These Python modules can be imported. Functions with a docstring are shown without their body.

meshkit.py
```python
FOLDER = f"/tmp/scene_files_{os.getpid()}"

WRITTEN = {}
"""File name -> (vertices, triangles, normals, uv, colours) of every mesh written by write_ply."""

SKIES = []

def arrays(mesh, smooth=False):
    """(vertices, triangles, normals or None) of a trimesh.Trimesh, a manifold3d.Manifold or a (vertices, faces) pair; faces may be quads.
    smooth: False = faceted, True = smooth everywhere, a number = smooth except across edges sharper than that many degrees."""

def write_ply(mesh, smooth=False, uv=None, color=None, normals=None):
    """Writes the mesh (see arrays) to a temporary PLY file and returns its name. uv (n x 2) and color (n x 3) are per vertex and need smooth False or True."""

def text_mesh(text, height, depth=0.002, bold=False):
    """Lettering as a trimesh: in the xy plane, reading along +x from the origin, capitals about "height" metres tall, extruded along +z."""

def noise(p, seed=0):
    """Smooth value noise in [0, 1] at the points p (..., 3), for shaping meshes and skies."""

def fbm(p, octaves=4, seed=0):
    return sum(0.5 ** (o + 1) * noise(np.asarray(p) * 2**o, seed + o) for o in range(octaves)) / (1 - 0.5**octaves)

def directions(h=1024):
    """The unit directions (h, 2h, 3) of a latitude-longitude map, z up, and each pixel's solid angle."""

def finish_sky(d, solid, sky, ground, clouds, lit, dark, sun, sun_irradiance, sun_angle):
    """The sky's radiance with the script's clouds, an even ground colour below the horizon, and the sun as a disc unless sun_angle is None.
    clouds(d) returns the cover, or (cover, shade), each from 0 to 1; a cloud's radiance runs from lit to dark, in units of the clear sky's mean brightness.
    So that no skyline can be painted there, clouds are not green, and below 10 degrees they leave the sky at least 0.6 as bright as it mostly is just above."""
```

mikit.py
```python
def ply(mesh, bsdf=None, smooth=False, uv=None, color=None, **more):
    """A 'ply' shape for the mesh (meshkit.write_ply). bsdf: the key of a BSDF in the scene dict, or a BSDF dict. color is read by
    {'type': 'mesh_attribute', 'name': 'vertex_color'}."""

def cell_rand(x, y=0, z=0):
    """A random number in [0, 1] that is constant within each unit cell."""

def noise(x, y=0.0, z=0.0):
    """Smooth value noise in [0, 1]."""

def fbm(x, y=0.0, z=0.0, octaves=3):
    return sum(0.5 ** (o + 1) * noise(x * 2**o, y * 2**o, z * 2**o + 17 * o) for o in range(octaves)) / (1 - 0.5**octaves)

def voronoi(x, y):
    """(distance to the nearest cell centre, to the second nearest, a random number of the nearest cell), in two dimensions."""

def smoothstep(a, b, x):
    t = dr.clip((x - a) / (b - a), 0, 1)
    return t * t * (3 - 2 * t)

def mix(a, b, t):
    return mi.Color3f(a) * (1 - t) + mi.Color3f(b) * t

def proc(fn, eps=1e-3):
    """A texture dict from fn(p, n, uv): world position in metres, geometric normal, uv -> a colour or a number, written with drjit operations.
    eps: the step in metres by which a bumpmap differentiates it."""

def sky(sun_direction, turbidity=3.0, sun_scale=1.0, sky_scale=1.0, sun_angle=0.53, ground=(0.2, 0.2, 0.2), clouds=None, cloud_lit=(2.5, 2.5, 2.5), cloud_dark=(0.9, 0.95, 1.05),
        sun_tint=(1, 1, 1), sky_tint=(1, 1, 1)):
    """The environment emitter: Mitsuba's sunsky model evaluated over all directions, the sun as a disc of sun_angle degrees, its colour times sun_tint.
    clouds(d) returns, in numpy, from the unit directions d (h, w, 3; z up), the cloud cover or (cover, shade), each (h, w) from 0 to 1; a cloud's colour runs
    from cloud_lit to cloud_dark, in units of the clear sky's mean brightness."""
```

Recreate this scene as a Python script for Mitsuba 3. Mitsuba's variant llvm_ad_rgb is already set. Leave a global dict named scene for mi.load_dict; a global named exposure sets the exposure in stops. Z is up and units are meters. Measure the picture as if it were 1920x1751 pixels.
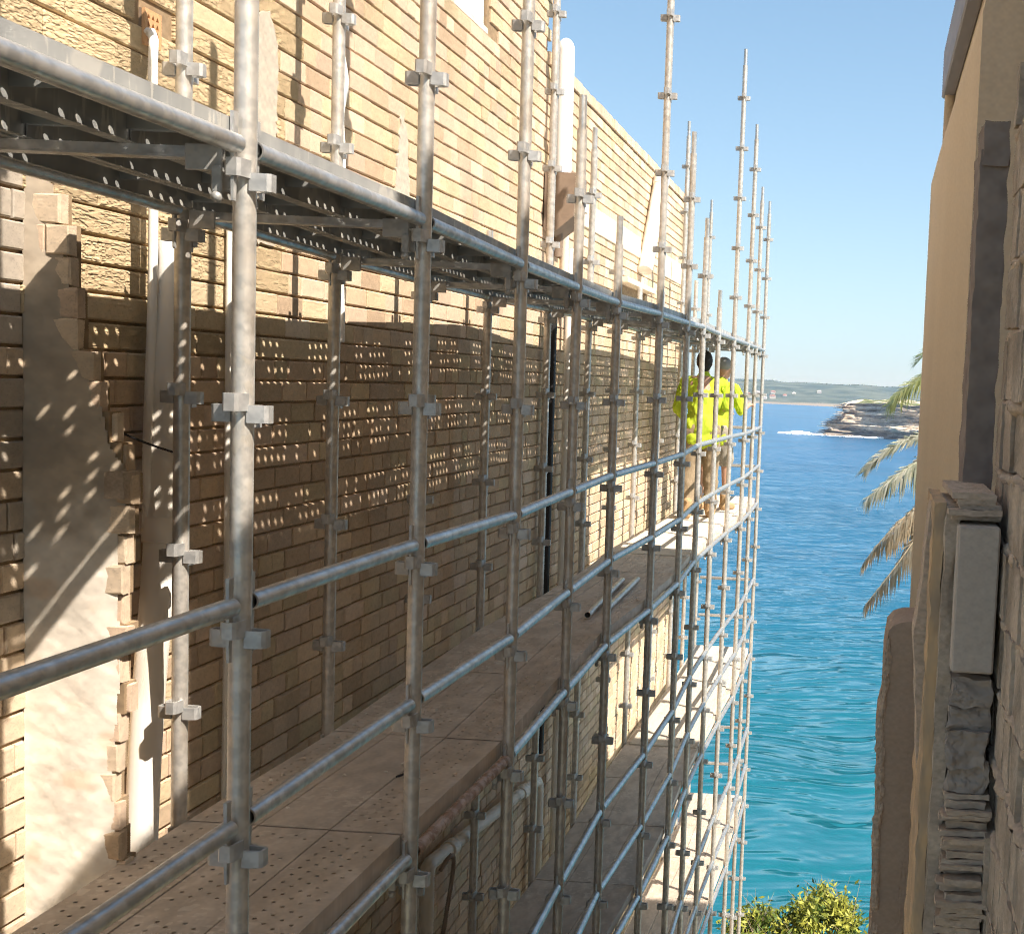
import math, random
import numpy as np, trimesh, mitsuba as mi, drjit as dr
import shapely.geometry as sg
from shapely.ops import unary_union
import manifold3d as m3
import mikit, meshkit
from mikit import proc, noise, fbm, cell_rand, smoothstep, mix, voronoi
T = mi.ScalarTransform4f
scene, labels, COUNT = {}, {}, {}
rng = np.random.default_rng(7)
random.seed(7)
# ------------------------------------------------------------------ camera, sky, exposure
FWD = np.array([0.99586185, 0.03617611, -0.0833694]); UP = np.array([0.08152849, 0.04968557, 0.99543179])
FOC, CX, CY = 2500.0, 1529.3, 935.8
scene['camera'] = {'type': 'perspective', 'fov': 42.0132, 'fov_axis': 'x', 'near_clip': 0.05, 'far_clip': 12000.0,
                   'principal_point_offset_x': -0.29651, 'principal_point_offset_y': -0.03442,
                   'to_world': T().look_at(origin=[0, 0, 0], target=FWD.tolist(), up=UP.tolist())}
SUN = (-0.67, -1.0, 1.31)
scene['sun_and_sky'] = mikit.sky(SUN, turbidity=4.0, sky_scale=.78, sky_tint=(1.05, 1.06, .95), sun_tint=(.93, 1.0, 1.16))
exposure = 2.75

RIGHT = np.cross(FWD, UP)
def project(p):
    p = np.asarray(p, float); d = p @ FWD
    return CX + FOC * (p @ RIGHT) / d, CY - FOC * (p @ UP) / d

# ------------------------------------------------------------------ helpers
def num(key):
    n = COUNT.get(key, 0); COUNT[key] = n + 1
    return key if n == 0 else f'{key}_{n:03d}'
def thing(name, label, cat, group=None):
    k = num(name); labels[k] = {'label': label, 'category': cat}
    if group: labels[k]['group'] = group
    return k
def add(parent, name, mesh, bsdf, smooth=False, label=None, kind=None, cat=None, group=None, uv=None, to_world=None, dic=None):
    k = num(f'{parent}__{name}' if parent else name)
    d = dict(dic) if dic is not None else mikit.ply(mesh, bsdf, smooth=smooth, uv=uv)
    if to_world is not None: d['to_world'] = to_world
    scene[k] = d
    e = {}
    if label: e['label'] = label
    if kind: e['kind'] = kind
    if cat: e['category'] = cat
    if group: e['group'] = group
    if e: labels[k] = e
    return k
def cat_(ms): return trimesh.util.concatenate(ms)
def box(lo, hi, bev=0.0):
    lo = np.array(lo, float); hi = np.array(hi, float)
    if bev <= 0:
        m = trimesh.creation.box(extents=hi - lo); m.apply_translation((lo + hi) / 2); return m
    b = min(bev, 0.45 * (hi - lo).min()); pts = []
    for sx in (0, 1):
        for sy in (0, 1):
            for sz in (0, 1):
                c = np.where([sx, sy, sz], hi, lo); s = np.where([sx, sy, sz], -b, b)
                for ax in range(3):
                    q = c + s; q[ax] = c[ax]; pts.append(q)
    return trimesh.convex.convex_hull(np.array(pts))
def tube(p0, p1, r, ri=None, seg=20, cap=True):
    p0 = np.array(p0, float); p1 = np.array(p1, float); L = np.linalg.norm(p1 - p0)
    if ri: prof = np.array([[ri, 0], [r, 0], [r, L], [ri, L], [ri, 0]])
    else: prof = np.array([[0, 0], [r, 0], [r, L], [0, L]])
    m = trimesh.creation.revolve(prof, sections=seg)
    m.apply_transform(trimesh.geometry.align_vectors([0, 0, 1], (p1 - p0) / L)); m.apply_translation(p0)
    return m
def sweep(pts, r, seg=12, sub=1):
    p = np.array(pts, float)
    if sub > 1 and len(p) > 2:
        from scipy.interpolate import CubicSpline
        t = np.r_[0, np.cumsum(np.linalg.norm(np.diff(p, axis=0), axis=1))]
        tt = np.linspace(0, t[-1], (len(p) - 1) * sub + 1); p = CubicSpline(t, p)(tt)
        r = np.interp(tt, t, np.broadcast_to(r, (len(t),)))
    r = np.broadcast_to(r, (len(p),))
    tg = np.gradient(p, axis=0); tg /= np.linalg.norm(tg, axis=1, keepdims=True)
    a = np.zeros_like(p); u = np.cross(tg[0], [0.31, 0.2, 0.93] if abs(tg[0] @ np.array([0.31, 0.2, 0.93])) < .9 else [1.0, 0, 0]); a[0] = u / np.linalg.norm(u)
    for i in range(1, len(p)):
        u = a[i - 1] - tg[i] * (a[i - 1] @ tg[i]); a[i] = u / np.linalg.norm(u)
    b = np.cross(tg, a)
    th = np.arange(seg) * 2 * np.pi / seg
    v = (p[:, None] + r[:, None, None] * (np.cos(th)[None, :, None] * a[:, None] + np.sin(th)[None, :, None] * b[:, None])).reshape(-1, 3)
    n = len(p); i, j = np.meshgrid(np.arange(n - 1), np.arange(seg), indexing='ij')
    q = np.stack([i * seg + j, i * seg + (j + 1) % seg, (i + 1) * seg + (j + 1) % seg, (i + 1) * seg + j], -1).reshape(-1, 4)
    f = np.vstack([q[:, [0, 2, 1]], q[:, [0, 3, 2]]])
    v = np.vstack([v, p[0], p[-1]]); c0, c1 = len(v) - 2, len(v) - 1; jj = np.arange(seg)
    f = np.vstack([f, np.stack([np.full(seg, c0), jj, (jj + 1) % seg], 1)[:, ::1], np.stack([np.full(seg, c1), (n - 1) * seg + (jj + 1) % seg, (n - 1) * seg + jj], 1)])
    m = trimesh.Trimesh(v, f, process=False); return m
def rough_box(lo, hi, res, amp, freq=9.0, seed=0, strat=0.0):
    """A block with broken, irregular faces."""
    lo = np.array(lo, float); hi = np.array(hi, float)
    man = m3.Manifold.cube(tuple(hi - lo)).translate(tuple(lo)).refine_to_length(res)
    mm = man.to_mesh(); v = np.array(mm.vert_properties[:, :3], float); f = np.array(mm.tri_verts)
    m = trimesh.Trimesh(v, f, process=False)
    d = np.stack([meshkit.fbm(v * freq + 31.7 * s, 4, seed + s) - 0.5 for s in range(3)], 1) * 2 * amp
    if strat > 0:
        lay = meshkit.noise(np.stack([v[:, 0] * 3, v[:, 1] * 3, v[:, 2] * 70], 1), seed + 9) - 0.5
        c = (lo + hi) / 2; out = v - c; out[:, 2] = 0; out /= np.linalg.norm(out, axis=1, keepdims=True) + 1e-9
        d += out * (lay * strat * 2)[:, None]
    m.vertices = v + d
    return m
def extr(poly, h, z0=0.0):
    m = trimesh.creation.extrude_polygon(poly, h, engine='earcut'); m.apply_translation([0, 0, z0]); return m

# ------------------------------------------------------------------ materials
def pr(base, rough=0.7, metallic=0.0, spec=0.3, **k):
    b = {'type': 'rgb', 'value': list(base)} if isinstance(base, (tuple, list)) else base
    return {'type': 'twosided', 'm': {'type': 'principled', 'base_color': b, 'roughness': rough, 'metallic': metallic, 'specular': spec, **k}}
def bumped(inner, fn, scale=1.0, eps=1e-3):
    return {'type': 'twosided', 'm': {'type': 'bumpmap', 'arbitrary': proc(fn, eps), 'scale': scale, 'b': inner['m']}}
def C(r, g, b): return mi.Color3f(r, g, b)
def brick_col(p, n, uv):
    i = dr.floor(uv.x * 8.0); s = uv.y
    c = C(.60, .43, .205)                                    # 0 rock-face yellow
    c = dr.select(i == 1, C(.56, .40, .19), c)
    c = dr.select(i == 2, C(.60, .42, .25), c)               # tan
    c = dr.select(i == 3, C(.64, .46, .32), c)               # pink cream
    c = dr.select(i == 4, C(.68, .53, .37), c)               # pale cream
    c = dr.select(i == 5, C(.54, .36, .21), c)               # brown tan
    c = dr.select(i == 6, C(.44, .39, .33), c)               # weathered grey
    c = dr.select(i == 7, C(.62, .47, .26), c)
    g = fbm(p.x * 60, p.y * 60, p.z * 60, 3)
    st = fbm(p.x * 7 + s * 50, p.y * 7, p.z * 3, 3)
    soot = smoothstep(.56, .8, fbm(p.x * 2.2, 3.7, p.z * 1.1, 3)) * .22
    fl = smoothstep(.66, .72, noise(p.x * 210 + 9, p.y * 210, p.z * 210)) * .10
    c = mix(c, C(.61, .54, .44), .36)
    return c * (.74 + .28 * g + .18 * (st - .5) + .26 * (s - .5)) * (1 - soot) * (1 - fl)
def brick_bump(p, n, uv):
    i = dr.floor(uv.x * 8.0)
    rock = dr.select(i < 2, 1.0, dr.select(i == 7, .25, .03))
    a = fbm(p.x * 30 + 5, 2.0, p.z * 70, 3)
    rid = 1 - abs(2 * a - 1)
    return rock * .0065 * smoothstep(.66, .97, rid) * -1 + .0012 * fbm(p.x * 150, p.y * 150, p.z * 150, 2) + .002 * fbm(p.x * 30, p.y * 30, p.z * 30, 2)
scene['mat_brick'] = bumped(pr(proc(brick_col), .92, spec=.12), brick_bump, 1.0, 1.5e-3)
def mortar_col(p, n, uv):
    g = fbm(p.x * 40, p.y * 40, p.z * 40, 3)
    return C(.30, .22, .14) * (.7 + .6 * g)
scene['mat_mortar'] = pr(proc(mortar_col), .95, spec=.1)
def cement_col(p, n, uv):
    g = fbm(p.x * 30, p.y * 30, p.z * 30, 4); b = fbm(p.x * 5 + 3, p.y * 5, p.z * 4, 4)
    c = mix(C(.62, .575, .50), C(.72, .665, .575), smoothstep(.35, .65, b))
    c = mix(c, C(.62, .46, .32), smoothstep(.6, .75, fbm(p.x * 11, p.y * 9 + 4, p.z * 9, 3)) * .5)
    return c * (.78 + .42 * g)
def cement_bump(p, n, uv): return .003 * fbm(p.x * 22, p.y * 22, p.z * 22, 4) + .0015 * fbm(p.x * 140, p.y * 140, p.z * 140, 2)
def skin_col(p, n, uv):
    g = fbm(p.x * 30, p.y * 30, p.z * 30, 4); old = smoothstep(-.10, .10, p.z + .52 + .5 * (fbm(p.x * 3, p.y * 7, p.z * 5, 4) - .5))  # old mask: browner upper plaster, the shade there painted into its colour
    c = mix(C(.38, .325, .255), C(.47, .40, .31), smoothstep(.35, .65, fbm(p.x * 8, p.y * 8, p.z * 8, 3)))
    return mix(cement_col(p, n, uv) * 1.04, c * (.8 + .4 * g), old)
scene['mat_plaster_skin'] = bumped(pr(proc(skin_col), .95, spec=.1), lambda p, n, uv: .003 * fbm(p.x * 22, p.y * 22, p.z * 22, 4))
scene['mat_cement'] = bumped(pr(proc(cement_col), .95, spec=.1), cement_bump)
def scar_col(p, n, uv):
    g = fbm(p.x * 50, p.y * 50, p.z * 50, 3); b = fbm(p.x * 6, p.y * 10, p.z * 20, 3)
    return mix(C(.40, .37, .32), C(.52, .46, .37), b) * (.75 + .5 * g)
scene['mat_cement_scar'] = bumped(pr(proc(scar_col), .95, spec=.1), cement_bump)
def galv_col(p, n, uv):
    sp = fbm(p.x * 42, p.y * 42, p.z * 42, 3); st = fbm(p.x * 17 + 4, p.y * 17, p.z * 6, 3)
    c = mix(C(.53, .54, .535), C(.70, .70, .685), smoothstep(.3, .7, sp))
    c = mix(c, C(.44, .38, .31), smoothstep(.5, .75, st) * .4)
    spl = smoothstep(.63, .70, fbm(p.x * 38 + 8 + p.z * 20, p.y * 30, p.z * 18, 3))
    return mix(c, C(.72, .69, .62), spl * .45)
def galv_rough(p, n, uv): return .26 + .22 * fbm(p.x * 30, p.y * 30, p.z * 30, 2)
def galv_bump(p, n, uv): return .0009 * fbm(p.x * 70, p.y * 70, p.z * 45, 3)
scene['mat_galvanised'] = bumped({'type': 'twosided', 'm': {'type': 'principled', 'base_color': proc(galv_col), 'roughness': proc(galv_rough), 'metallic': .78, 'specular': .5}}, galv_bump)
scene['mat_post'] = bumped({'type': 'twosided', 'm': {'type': 'principled', 'base_color': proc(lambda p, n, uv: galv_col(p, n, uv) * C(.985, .935, .87)), 'roughness': proc(lambda p, n, uv: galv_rough(p, n, uv) + .06), 'metallic': .58, 'specular': .45}}, galv_bump)
scene['mat_bracket'] = bumped({'type': 'twosided', 'm': {'type': 'principled', 'base_color': proc(lambda p, n, uv: galv_col(p, n, uv) * .80), 'roughness': .48, 'metallic': .5, 'specular': .4}}, galv_bump)
def rust_col(p, n, uv):
    sp = fbm(p.x * 35, p.y * 35, p.z * 35, 4)
    return mix(C(.33, .20, .13), C(.50, .37, .29), smoothstep(.35, .65, sp))
scene['mat_dirty_tube'] = bumped({'type': 'twosided', 'm': {'type': 'principled', 'base_color': proc(rust_col), 'roughness': .6, 'metallic': .3, 'specular': .3}}, galv_bump)
def plank_col(p, n, uv):
    sp = fbm(p.x * 9, p.y * 22, p.z * 20, 4); d = fbm(p.x * 1.7, p.y * 3, p.z + 3, 3); sc = fbm(p.x * 90, p.y * 90, 2.0, 2)
    c = mix(C(.44, .375, .305), C(.60, .51, .42), smoothstep(.3, .7, sp * .6 + d * .4))
    dust = smoothstep(.58, .72, fbm(p.x * 7 + 3, p.y * 11, p.z, 4)); drop = smoothstep(.70, .74, noise(p.x * 55, p.y * 55, 1.0)) * smoothstep(.45, .65, fbm(p.x * 2.5, p.y * 3, 7.0, 2))
    c = mix(c, C(.66, .59, .50), dust * .45 + drop * .5)
    return c * (.93 + .14 * sc)
scene['mat_plank'] = bumped({'type': 'twosided', 'm': {'type': 'principled', 'base_color': proc(plank_col), 'roughness': .72, 'metallic': .12, 'specular': .25}}, lambda p, n, uv: .0012 * fbm(p.x * 40, p.y * 60, p.z * 40, 3))
def plank2_col(p, n, uv):
    st = fbm(p.x * 22, p.y * 8, p.z * 4, 3)
    w = dr.maximum(smoothstep(.60, .68, fbm(p.x * 9, 1.0, p.z * 7, 3)) * .8, smoothstep(.60, .72, fbm(p.x * 70, 1.0, p.z * 9, 3)) * smoothstep(.4, .6, fbm(p.x * 4, 2.0, 1.0, 2)))
    return mix(mix(C(.30, .315, .315), C(.45, .455, .44), st), C(.66, .63, .56), w * .6)
scene['mat_plank_steel'] = bumped({'type': 'twosided', 'm': {'type': 'principled', 'base_color': proc(plank2_col), 'roughness': .55, 'metallic': .35, 'specular': .3}}, galv_bump)
def ply_col(p, n, uv):
    g = fbm(p.x * 3, p.y * 40, 1.0, 3); b = fbm(p.x * 2, p.y * 2, 5.0, 3)
    return mix(C(.44, .39, .32), C(.57, .51, .42), g * .6 + b * .4)
scene['mat_plywood'] = pr(proc(ply_col), .8, spec=.2)
def pvc_col(p, n, uv):
    d = fbm(p.x * 8, p.y * 8, p.z * 3, 3)
    return mix(C(.80, .78, .73), C(.66, .62, .55), smoothstep(.5, .75, d))
scene['mat_pvc'] = pr(proc(pvc_col), .45, spec=.4)
scene['mat_pvc_beige'] = pr(proc(lambda p, n, uv: mix(C(.60, .55, .47), C(.72, .67, .58), fbm(p.x * 9, p.y * 9, p.z * 4, 3))), .5, spec=.4)
scene['mat_black_pipe'] = pr((.018, .018, .02), .45, spec=.4)
scene['mat_white_paint'] = pr((.82, .81, .78), .5, spec=.3)
scene['mat_brown_paint'] = pr(proc(lambda p, n, uv: C(.24, .18, .135) * (.8 + .4 * fbm(p.x * 14, p.y * 14, p.z * 14, 3))), .6)
scene['mat_terracotta'] = pr((.56, .33, .17), .85)
scene['mat_glass_dark'] = pr((.03, .035, .04), .08, spec=.6)
scene['mat_cream_render'] = bumped(pr(proc(lambda p, n, uv: mix(C(.80, .70, .54), C(.72, .60, .44), fbm(p.x * 6, p.y * 6, p.z * 6, 3))), .9, spec=.15), lambda p, n, uv: .002 * fbm(p.x * 60, p.y * 60, p.z * 60, 3))
def paint_col(p, n, uv):
    st = fbm(p.x * 2.2, p.y * 9, p.z * .5, 3); g = fbm(p.x * 70, p.y * 70, p.z * 70, 2)
    return mix(C(.58, .50, .38), C(.53, .45, .335), st) * (.92 + .16 * g)
scene['mat_cream_paint'] = bumped(pr(proc(paint_col), .85, spec=.2), lambda p, n, uv: .0012 * fbm(p.x * 90, p.y * 90, p.z * 90, 3))
scene['mat_gutter'] = pr(proc(lambda p, n, uv: C(.24, .235, .25) * (.8 + .4 * fbm(p.x * 4, p.y * 20, p.z * 14, 3))), .55)
scene['mat_roof'] = pr((.30, .17, .12), .8)
def near_col(p, n, uv):
    g = fbm(p.x * 160, p.y * 160, p.z * 160, 3); b = fbm(p.x * 12, p.y * 12, p.z * 12, 4)
    c = mix(C(.33, .26, .195), C(.46, .37, .28), smoothstep(.3, .7, b))
    return c * (.72 + .5 * g)
def near_bump(p, n, uv):
    gr = fbm(p.x * 42, p.y * 30, p.z * 6, 3)
    return .010 * smoothstep(.5, .8, gr) * -1 + .003 * fbm(p.x * 60, p.y * 60, p.z * 60, 3)
scene['mat_near_brick'] = bumped(pr(proc(near_col), .95, spec=.1), near_bump)
scene['mat_near_mortar'] = bumped(pr(proc(lambda p, n, uv: mix(C(.17, .135, .115), C(.33, .265, .215), fbm(p.x * 40, p.y * 40, p.z * 30, 4))), .95, spec=.1), lambda p, n, uv: .004 * fbm(p.x * 70, p.y * 70, p.z * 70, 4))
scene['mat_grey_block'] = bumped(pr(proc(lambda p, n, uv: C(.44, .375, .31) * (.84 + .32 * fbm(p.x * 130, p.y * 130, p.z * 130, 3))), .9, spec=.15), lambda p, n, uv: .0006 * fbm(p.x * 200, p.y * 200, p.z * 200, 2))
scene['mat_rubble'] = bumped(pr(proc(lambda p, n, uv: mix(C(.36, .29, .225), C(.52, .40, .29), fbm(p.x * 20, p.y * 20, p.z * 60, 4)) * (.75 + .5 * fbm(p.x * 150, p.y * 150, p.z * 150, 2))), .95, spec=.1), lambda p, n, uv: .004 * fbm(p.x * 60, p.y * 60, p.z * 130, 4))
scene['mat_concrete_dark'] = bumped(pr(proc(lambda p, n, uv: mix(C(.24, .20, .17), C(.42, .355, .295), fbm(p.x * 50, p.y * 50, p.z * 50, 4))), .95, spec=.1), lambda p, n, uv: .014 * fbm(p.x * 90, p.y * 90, p.z * 90, 4))
scene['mat_slab'] = bumped(pr(proc(lambda p, n, uv: mix(C(.33, .245, .18), C(.41, .31, .23), fbm(p.x * 9, p.y * 9, p.z * 6, 4)) * (.86 + .28 * fbm(p.x * 140, p.y * 140, p.z * 140, 3))), .95, spec=.1), lambda p, n, uv: .0025 * fbm(p.x * 60, p.y * 60, p.z * 60, 4))
scene['mat_ochre'] = bumped(pr(proc(lambda p, n, uv: mix(C(.54, .37, .21), C(.40, .29, .19), smoothstep(.3, .7, fbm(p.x * 40, p.y * 60, p.z * 14, 4)))), .95, spec=.1), lambda p, n, uv: .002 * fbm(p.x * 80, p.y * 80, p.z * 40, 3))

# ------------------------------------------------------------------ sea, sky line, land
SEA = -20.0
def sea_col(p, n, uv):
    d = dr.sqrt(p.x * p.x + p.y * p.y) * (1 + .25 * (fbm(p.x * .02, p.y * .02, 1.0, 3) - .5))
    t = smoothstep(45.0, 165.0, d); t2 = smoothstep(110.0, 420.0, d)
    c = mix(C(.008, .125, .165), C(.008, .095, .18), t)
    c = mix(c, C(.010, .080, .175), t2)
    patch = smoothstep(.52, .7, fbm(p.x * .05, p.y * .025, 4.0, 3))
    return c * (1 - .12 * patch)
def sea_bump(p, n, uv):
    wx = p.x + 2.2 * fbm(p.x * .11, p.y * .16, 2.0, 2) * 2 + .10 * p.y; wy = p.y
    a = noise(wx * .2, wy * .05, 1.0); b = noise(wx * .62, wy * .16, 3.0); c = noise(wx * 1.35, wy * .45, 5.0); e = noise(wx * 3.1, wy * 1.3, 7.0)
    return .38 * a + .30 * b + .20 * c + .065 * e
scene['mat_sea'] = bumped(pr(proc(sea_col), .16, spec=.5), sea_bump, 1.0, .05)
def disc(r, z, seg=96):
    th = np.arange(seg) * 2 * np.pi / seg
    v = np.vstack([[0, 0, z], np.stack([r * np.cos(th), r * np.sin(th), np.full(seg, z)], 1)])
    i = np.arange(seg); return trimesh.Trimesh(v, np.stack([np.zeros(seg, int), i + 1, (i + 1) % seg + 1], 1), process=False)
add(None, 'sea', disc(3000, SEA), 'mat_sea', label='deep blue sea turning turquoise towards the shore', kind='structure')
def ground_mesh():
    nx, ny = 120, 90
    X = np.r_[np.linspace(-40, 16, 40), np.linspace(16.4, 34, nx - 40)]; Y = np.linspace(-60, 60, ny)
    gx, gy = np.meshgrid(X, Y, indexing='ij')
    n = meshkit.fbm(np.stack([gx * .25, gy * .25, gx * 0], -1), 4) - .5
    n2 = meshkit.fbm(np.stack([gx * 1.1, gy * 1.1, gx * 0 + 3], -1), 3) - .5
    fall = np.clip((gx - 22.0 - 4 * n) / 7.0, 0, 1)
    z = -11.0 + .5 * n2 - 10.5 * fall ** .8 + 1.2 * n2 * (fall > 0)
    v = np.stack([gx, gy, z], -1).reshape(-1, 3); i, j = np.meshgrid(np.arange(nx - 1), np.arange(ny - 1), indexing='ij')
    q = np.stack([i * ny + j, (i + 1) * ny + j, (i + 1) * ny + j + 1, i * ny + j + 1], -1).reshape(-1, 4)
    return (v, q)
def ground_col(p, n, uv):
    g = fbm(p.x * 1.5, p.y * 1.5, p.z * 1.5, 4)
    return mix(mix(C(.12, .12, .05), C(.30, .25, .17), smoothstep(.35, .65, g)), C(.42, .34, .24), smoothstep(.75, .4, n.z))
scene['mat_ground'] = pr(proc(ground_col), .95, spec=.1)
add(None, 'ground', ground_mesh(), 'mat_ground', smooth=40, label='rough cliff-top ground falling to the sea', kind='structure')

def rock_col(p, n, uv):
    b = fbm(p.x * .05, p.y * .05, p.z * 1.1, 4); g = fbm(p.x * .6, p.y * .6, p.z * 2.0, 3)
    c = mix(C(.27, .225, .175), C(.68, .58, .46), smoothstep(.32, .66, b * .55 + g * .45))
    c = mix(c, C(.13, .10, .075), smoothstep(-16.5, -19.5, p.z) * .75)
    veg = smoothstep(.8, .93, n.z) * smoothstep(-7.2, -5.4, p.z) * smoothstep(.3, .55, fbm(p.x * .12, p.y * .12, 2.0, 3))
    return mix(c, C(.10, .115, .045), veg)
scene['mat_rock'] = bumped(pr(proc(rock_col), .95, spec=.1), lambda p, n, uv: .5 * fbm(p.x * .3, p.y * .3, p.z * 1.4, 4), 1.0, .05)
def headland():
    # coast line runs from the tip (left) to the right and slowly towards the camera; bedded cliff with ledges and overhangs
    nu, nv = 260, 70
    u = np.linspace(0, 1, nu); v = np.linspace(0, 1, nv)
    cy = 21.0 - 170 * u; cx = 566 - 46 * u + 8 * np.sin(u * 21)
    ang = u * 0
    gu, gv = np.meshgrid(u, v, indexing='ij')
    z = -21.5 + gv * 15.6
    def nz(a, b, s): return meshkit.fbm(np.stack([gu * a, gv * b, gu * 0 + s], -1), 4, s) - .5
    back = 1.2 * gv + 15 * np.clip(gv - .12, 0, .05) / .05 * .25
    back = back + 7 * (gv > .42) * .5 + 6 * nz(16, 6, 1) + 5 * nz(40, 14, 2) * 1.0
    led = (meshkit.noise(np.stack([gu * 14, np.floor(gv * 13), gu * 0], -1), 5) - .45) * 9
    back = back + led * np.clip(gv * 5, 0, 1)
    tip = np.clip(1 - gu / .06, 0, 1)
    px = cx[:, None] + back; py = cy[:, None] + 0 * gv - tip * (3 + 9 * gv * (gv > .15)) + 3.0 * nz(50, 9, 7) + tip * led * .5
    top = -5.9 + 1.7 * np.clip(meshkit.noise(np.stack([u * 22, u * 0, u * 0], -1), 3) - .4, -1, 1)
    z = -21.5 + gv * (top[:, None] + 21.5) * np.clip(.35 + gu / .02, 0, 1)[..., None][:, :, 0] if False else -21.5 + gv * (top[:, None] + 21.5)
    V = np.stack([px, py, z], -1)
    # plateau behind
    depth = np.array([8, 30, 80, 160.0]); rows = [V]
    for k, d in enumerate(depth):
        r = V[:, -1:].copy(); r[..., 0] += d; r[..., 1] -= .25 * d * (1 - u[:, None]) ; r[..., 2] += [0.5, 1.2, .2, -16][k] + (meshkit.noise(np.stack([u * 40, u * 0 + k, u * 0], -1), 8)[:, None] - .5) * 1.6
        rows.append(r)
    # end cap at the tip: round it off backwards
    V = np.concatenate(rows, 1)
    n2 = V.shape[1]
    capn = 14; cap = []
    for k in range(capn, 0, -1):
        r = V[:1].copy(); t = k / capn
        r[..., 0] += 60 * t; r[..., 1] += -10 * t + 4 * np.sin(t * 9) + 2 * np.sin(np.arange(n2) * 1.7 + k)[None]; cap.append(r)
    V = np.concatenate(cap + [V], 0); nu2 = V.shape[0]
    i, j = np.meshgrid(np.arange(nu2 - 1), np.arange(n2 - 1), indexing='ij')
    q = np.stack([i * n2 + j, (i + 1) * n2 + j, (i + 1) * n2 + j + 1, i * n2 + j + 1], -1).reshape(-1, 4)
    return (V.reshape(-1, 3), q)
add(None, 'headland', headland(), 'mat_rock', label='low sandstone headland with bedded cliffs', kind='structure')
def hill_z(x, y):
    t = np.clip((x - 1450) / 420, 0, 1)
    n = meshkit.fbm(np.stack([x * .004, y * .006, x * 0], -1), 4) - .5
    return -20.5 + (23.2 + 4 * n + .004 * (y - 60)) * (t ** .75) + 1.5 * np.clip(x - 1450, 0, 10) / 10
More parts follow.
